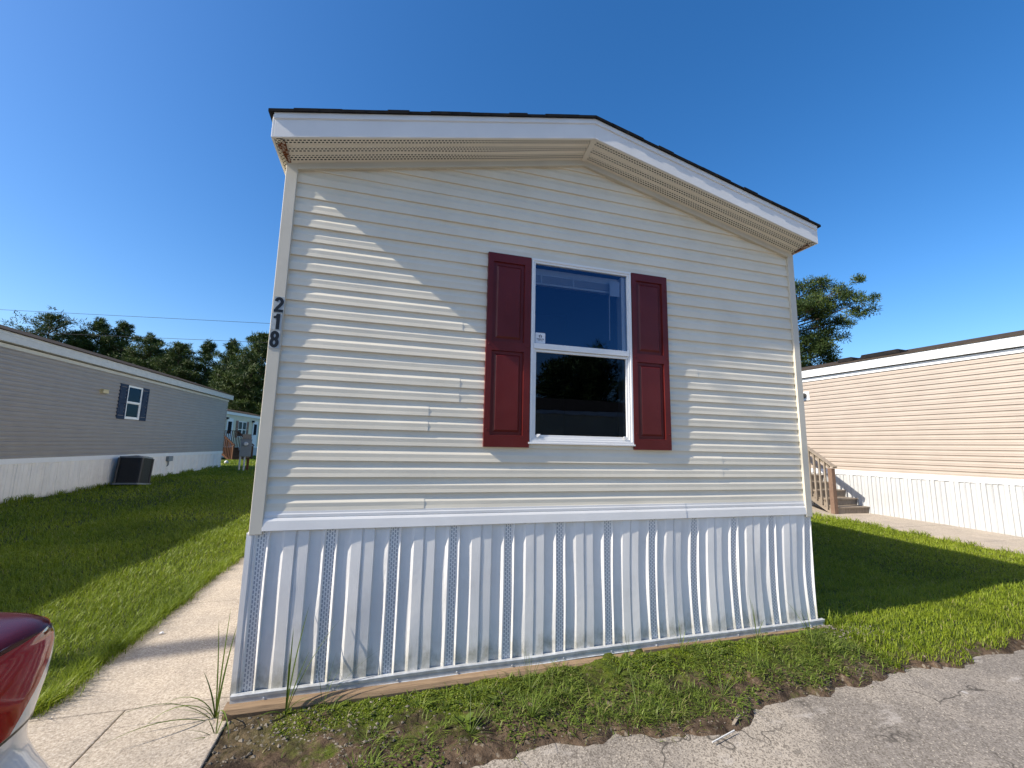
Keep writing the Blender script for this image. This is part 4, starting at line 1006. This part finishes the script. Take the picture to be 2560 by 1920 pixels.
def skirtline(x0, y0, x1, y1, n, h, wd):
    f = nr.rand(n); keep_ = vn(f*60, f*0+3) > .35; f = f[keep_]; n = len(f); XS.append(x0+(x1-x0)*f+.03*nr.normal(size=n)); YS.append(y0+(y1-y0)*f); HS.append(h*(.4+nr.rand(n))); WS.append(np.full(n, wd))
skirtline(-7.28, 1.5, -6.6, 20.5, 3000, .16, .012); skirtline(10.38, -.5, 10.38, 7, 1600, .11, .008); skirtline(4.66, .0, 4.66, 9, 2500, .14, .007); skirtline(4.62, -.04, 4.75, -.10, 160, .12, .005)
wl = lambda X, Y: (X < -1.075+.05*vn(Y*5, Y*0)+.02*vn(Y*17, Y*0)) & ~((Y < .2) & (X > -3.9))
lawn(-3.6, -1.0, .2, 3.2, 5200, .075, .0048, wl)
lawn(-4.2, -1.0, 3.2, 7, 2500, .085, .007, wl)
lawn(-7.2, -3.6, 1.0, 9, 1100, .08, .009, lambda X, Y: X > -7.45+.041*Y)
lawn(-4.2, -1.0, 7, 15, 900, .08, .012, wl)
lawn(-7.4, -3.6, 9, 20, 420, .08, .015, lambda X, Y: X > -7.4+.041*Y)
lawn(-9, -1.0, 15, 32, 170, .08, .03, lambda X, Y: (X > -7.4+.041*Y) | (Y > 21.5))
lawn(-22, -2, 32, 60, 22, .10, .08, lambda X, Y: Y > 30)
rl = lambda X, Y: Y > edge_y(X)-.03+.09*vn(X*5, Y*5)
lawn(4.62, 7.2, -.85, 3.0, 6500, .058, .0042, rl)
lawn(7.2, 10.38, -.85, 4, 3600, .058, .0058, rl)
lawn(4.62, 10.38, 3, 9, 900, .065, .011)
lawn(4.62, 10.38, 9, 17, 200, .07, .02)
lawn(10.2, 10.55, -1, 8, 500, .09, .01, lambda X, Y: vn(X*4, Y*3) > .45)
X = np.concatenate(XS); Y = np.concatenate(YS); H_ = np.concatenate(HS); Wd = np.concatenate(WS)
r_ = np.random.RandomState(77)
vals = np.clip(.25+.5*vn(X*.9, Y*.9)+.45*(r_.rand(len(X))-.5)+(r_.rand(len(X)) > .965)*.5, 0, 1)
blades('lawn_grass', X, Y, H_, Wd, .25+.9*r_.rand(len(X)), M['grass'], 5, vals=vals)
print('lawn blades', len(X))
# front strip: low weeds, thicker to the right, in clumps
X, Y = scatter(.1, 4.75, -.92, -.10, 15000)
dn = vn(X*2.6+4, Y*3.4+2); dn2 = vn(X*8+1, Y*9)
prob = np.clip((dn-.47)*4, 0, 1)*np.clip(dn2*2.4-.5, 0, 1)*1.1*ss(.15, 1.1, X)*(.35+.65*ss(1.0, 3.6, X))+.45*ss(3.3, 4.7, X)*dn2+.10*ss(.6, 2, X)
prob *= ss(edge_y(X)-.05, edge_y(X)+.12, Y)
k_ = nr.rand(len(X)) < prob; X, Y = X[k_], Y[k_]
Hh = (.018+.05*nr.rand(len(X))**1.6)*(.7+.8*vn(X*3, Y*3)); blades('weed_cover', X, Y, Hh, .0045*(.5+nr.rand(len(X))), .5+1.3*nr.rand(len(X)), M['weed'], 6, kind='low weedy grass growing through the dirt in front of the cream home', vals=np.clip(.2+.8*nr.rand(len(X)), 0, 1))
print('weeds', len(X))
cx_, cy_ = scatter(.7, 4.6, -.74, -.14, 34); kk = cy_ > edge_y(cx_)+.06; cx_, cy_ = cx_[kk], cy_[kk]; nb = 26
aa = nr.rand(len(cx_)*nb)*6.283; rr_ = .012+.028*nr.rand(len(aa)); X = np.repeat(cx_, nb)+rr_*np.cos(aa); Y = np.repeat(cy_, nb)+rr_*np.sin(aa); hs_ = np.repeat(.028+.055*nr.rand(len(cx_))**1.5, nb)
blades('weed_cover', X, Y, hs_*(.5+.7*nr.rand(len(X))), .0035+.004*nr.rand(len(X)), 1.0+1.4*nr.rand(len(X)), M['weed'], 16, kind='scattered clumps of crab grass on the dirt strip before the skirting', dirv=aa, vals=np.clip(.3+.65*nr.rand(len(X)), 0, 1))
# moss as short nap
X, Y = scatter(.25, 4.4, -.50, -.085, 30000); mprob = np.clip((vn(X*2.2+7, Y*5)+.45*ss(-.42, -.12, Y)-.62)*4, 0, 1); k_ = nr.rand(len(X)) < mprob; X, Y = X[k_], Y[k_]
mo = blades('moss', X, Y, .006+.008*nr.rand(len(X)), .004+.004*nr.rand(len(X)), .3+nr.rand(len(X)), M['grass'], 8, kind='bright green moss below the timber', vals=np.clip(.25+.4*nr.rand(len(X)), 0, 1), zoff=.006)
mo['category'] = 'moss'
# clover-like small leaves
def leaflets(name, X, Y, sz, label, cat):
    n = len(X); Z = gz(X, Y)+.004+.02*nr.rand(n); a = nr.rand(n)*6.28; s = sz*(.5+nr.rand(n)); tl = .5*(nr.rand(n)-.5)
    c = np.stack([X, Y, Z], 1); d1 = np.stack([np.cos(a), np.sin(a), tl], 1)*s[:, None]; d2 = np.stack([-np.sin(a), np.cos(a), .3*(nr.rand(n)-.5)], 1)*s[:, None]*.6
    V = np.stack([c-d1, c+d2, c+d1, c-d2], 1).reshape(-1, 3); o = tri_mesh(name, V, M['weed'], None, nr.rand(n), 4); o['kind'] = 'stuff'; return tag(o, label, cat)
X, Y = scatter(.3, 4.7, -.8, -.12, 3600); k_ = (vn(X*3, Y*4) > .5) & (Y > edge_y(X)+.02) & (nr.rand(len(X)) < ss(.2, 1.4, X)); leaflets('weed_leaves', X[k_], Y[k_], .009, 'tiny round weed leaves scattered over the dirt strip', 'weeds')
# pebbles and crumbs
def pebbles(name, X, Y, S, label, z=None):
    b = MB(); V = []; F = []
    cube = np.array([(1, 0, 0), (-1, 0, 0), (0, 1, 0), (0, -1, 0), (0, 0, 1), (0, 0, -1)], float); fc = [(0, 2, 4), (2, 1, 4), (1, 3, 4), (3, 0, 4), (2, 0, 5), (1, 2, 5), (3, 1, 5), (0, 3, 5)]
    r2 = np.random.RandomState(4)
    for x, y, s in zip(X, Y, S):
        zz = (float(gz(x, y)) if z is None else z)+s*.15; q = cube*(s*(.6+.7*r2.rand(6, 1)))*np.array([1.2, 1, .6]); a = r2.rand()*6.28
        ca, sa = math.cos(a), math.sin(a); q = np.stack([q[:, 0]*ca-q[:, 1]*sa, q[:, 0]*sa+q[:, 1]*ca, q[:, 2]], 1)+np.array([x, y, zz]); b.add([tuple(p) for p in q], fc)
    o = b.build(name, M['stone'], kind='stuff'); return tag(o, label, 'pebbles')
X, Y = scatter(.0, 1.7, -.95, -.10, 2600); k_ = (nr.rand(len(X)) < (1-ss(.2, 1.5, X))*.9+.05) & (vn(X*4, Y*4) > .3) & (Y > edge_y(X)-.06); X, Y = X[k_], Y[k_]
pebbles('pebbles', X, Y, .002+.013*nr.rand(len(X))**4, 'pale gravel bits on the dirt beside the walk')
X, Y = scatter(1.6, 5.5, -.98, -.55, 900); k_ = (np.abs(Y-edge_y(X)+.01) < .07); X, Y = X[k_], Y[k_]
pebbles('pebbles', X, Y, .002+.005*nr.rand(len(X))**2, 'small stones along the ragged asphalt edge')
n = 170; X = 4.72+.16*nr.normal(size=n); Y = -.16+.05*nr.normal(size=n)+(X-4.72)*-.35
pebbles('pebbles', X, Y, .006+.012*nr.rand(n), 'patch of pale broken stone in the grass by the home corner')
# single tall weeds
def tuft(label, x, y, spec, seed, name='weed_tuft', wd=.006, group=None):
    r2 = random.Random(seed); z = float(gz(x, y)); b = MB(); vals = []
    for (az, ln, up, curl) in spec:
        az = rad(az); n = 9; w0 = wd*r2.uniform(.8, 1.2); p = Vector((0, 0, -.01)); d = Vector((math.cos(az)*math.cos(up), math.sin(az)*math.cos(up), math.sin(up))); side = Vector((-math.sin(az), math.cos(az), 0)); L = []; 
        hor = Vector((math.cos(az), math.sin(az), 0)); ang = up
        for i in range(n+1):
            f = i/n; wv = w0*(1-f)**.6*(.5+1.2*f if f < .4 else 1.0)
            nrm = Vector((-math.sin(ang)*math.cos(az), -math.sin(ang)*math.sin(az), math.cos(ang)))*.25*wv
            L.append([tuple(p-side*wv/2+nrm), tuple(p), tuple(p+side*wv/2+nrm)])
            p = p+(hor*math.cos(ang)+Vector((0, 0, 1))*math.sin(ang))*(ln/n); ang -= curl/n
        b.grid(L); vals += [r2.random()*.8]*(2*n)
    o = b.build(name, M['weed'], loc=(x, y, z)); set_rnd(o.data, vals); return tag(o, label, 'weed', group)
tuft('tall thin grass weed with long drooping blades at the walk corner', -.085, -.04, [(92, .62, 1.50, .15), (80, .52, 1.42, .35), (170, .40, 1.25, 2.2), (190, .46, 1.1, 2.4), (178, .62, .75, 1.5), (205, .52, .55, .9), (250, .26, 1.2, .9), (300, .38, 1.2, 2.6), (215, .24, .9, .5), (150, .30, 1.35, .5), (120, .56, 1.40, .25)], 1, wd=.013)
tuft('short green weed at the walk edge below the tall weed', -.03, -.21, [(60, .14, 1.2, .3), (180, .16, .7, .7), (200, .12, .5, .5), (350, .13, 1.0, .6), (100, .17, 1.4, .3), (140, .12, 1., .5)], 2, wd=.008)
tuft('tall grass weed with upright blades before the left end of the skirting', .30, -.12, [(60, .60, 1.45, .25), (95, .48, 1.50, .1), (20, .56, 1.25, .45), (110, .36, 1.5, .1), (45, .34, 1.3, .3), (200, .16, .8, 1.2), (330, .2, 1.1, .9), (90, .3, 1.55, .0)], 3, wd=.015)
tuft('thin arching weed leaning right before the second vent strip', .50, -.11, [(8, .46, .95, .55), (140, .34, 1.35, .25), (40, .3, 1.4, .15), (30, .22, 1.3, .4), (190, .25, .9, 1.8)], 4, wd=.005)
tuft('upright weed before the middle right of the skirting', 3.05, -.13, [(90, .26, 1.5, .2), (150, .20, 1.35, .4), (30, .17, 1.25, .5), (10, .2, 1.0, 1.4), (180, .2, .9, 1.2)], 5, wd=.007)
tuft('tall narrow weed before the right part of the skirting', 3.78, -.12, [(95, .36, 1.48, .15), (60, .30, 1.4, .3), (120, .26, 1.3, .4), (20, .22, 1.1, .8), (200, .18, 1., .9)], 6, wd=.008)
tuft('thin reddish seed stalks before the skirting, between two taller weeds', 2.60, -.12, [(100, .24, 1.4, .4), (60, .18, 1.3, .5), (140, .16, 1.2, .5)], 7, wd=.004)
tuft('bushy weed at the right foot of the home corner', 4.66, -.05, [(a*40, .18+.1*(a % 3), 1.0+.15*(a % 4), .5) for a in range(9)], 8, wd=.006)
tuft('tall pale stalks in the grass behind the home corner', 4.86, .05, [(60, .42, 1.48, .1), (100, .36, 1.5, .1), (30, .3, 1.3, .3), (150, .25, 1.2, .4)], 9, wd=.005)
tuft('spreading crab grass tuft near the asphalt, left of the centre', 1.32, -.56, [(a*24+7, .12+.05*(a % 4), .35+.22*(a % 4), .5) for a in range(18)], 10, wd=.006)
tuft('larger crab grass tuft beside the asphalt at the centre', 1.70, -.52, [(a*17, .13+.05*(a % 4), .4+.22*(a % 5), .5) for a in range(26)], 11, wd=.007)
tuft('fine tuft of grass standing above the moss at the centre', 1.78, -.24, [(a*31, .16+.04*(a % 4), 1.0+.12*(a % 4), .35) for a in range(16)], 12, wd=.005)
tuft('sprawling pale tuft close to the asphalt, right of the centre', 2.35, -.62, [(a*23, .14+.05*(a % 4), .3+.2*(a % 5), .4) for a in range(20)], 13, wd=.006)
tuft('sprawling tuft of crab grass reaching the asphalt near the white stick', 3.0, -.60, [(a*19, .13+.05*(a % 4), .3+.2*(a % 5), .5) for a in range(22)], 14, wd=.006)
tuft('spiky tuft with yellowing arched blades near the home corner', 4.15, -.30, [(a*29, .22+.06*(a % 4), .7+.17*(a % 4), .8) for a in range(15)], 15, wd=.006)
tuft('rounded tuft between the moss and the asphalt, right of the centre', 3.50, -.40, [(a*27, .12+.04*(a % 4), .6+.2*(a % 4), .6) for a in range(20)], 16, wd=.006)
def leafy(label, x, y, n, s, seed):
    r2 = random.Random(seed); b = MB(); vals = []
    for i in range(n):
        az = i*2.4+r2.random(); up = r2.uniform(.25, .9); ln = s*r2.uniform(.7, 1.2); w_ = ln*.28; hor = Vector((math.cos(az), math.sin(az), 0)); side = Vector((-math.sin(az), math.cos(az), 0)); L = []
        for j in range(7):
            f = j/6; p = hor*ln*f*math.cos(up)+Vector((0, 0, 1))*(ln*f*math.sin(up)-.25*ln*f*f); wv = w_*math.sin(math.pi*min(1, .08+f*.92))**.8 if f > .3 else w_*.12+w_*.3*f
            L.append([tuple(p-side*wv), tuple(p-Vector((0, 0, wv*.25))), tuple(p+side*wv)])
        b.grid(L); vals += [r2.uniform(.2, .8)]*12
    o = b.build('leafy_weed', M['weed'], loc=(x, y, float(gz(x, y)))); set_rnd(o.data, vals); return tag(o, label, 'weed')
leafy('broad leafed weed on bare dirt, lower of two leafy weeds', 1.30, -.47, 7, .085, 1)
leafy('broad leafed weed near the moss, upper of two leafy weeds', 1.52, -.30, 8, .07, 2)
leafy('round leafed seedling right of the centre among moss', 2.22, -.36, 6, .05, 3)
b = MB(); b.bar((-.10, -.02, .012), (.10, .03, .016), .006, .004); p_ = (2.74, -.90, float(-.418))
tag(b.build('stick', M['pvc'], loc=p_), 'thin white stick lying on the asphalt edge', 'stick')
b = MB(); b.bar((-.04, -.02, .01), (.05, .03, .02), .016, .006); tag(b.build('stick', M['deckwood'], loc=(2.92, -.80, -.412)), 'short grey wood splinter beside the white stick', 'stick')
b = MB(); b.tube([(0, 0, 0), (.02, .004, .006), (.035, 0, 0)], [.004, .012, .004], 8); tag(b.build('litter', M['white'], loc=(-.93, 1.32, -.372)), 'small white scrap at the grass edge of the walk', 'litter')
# dry leaves on the walk edge
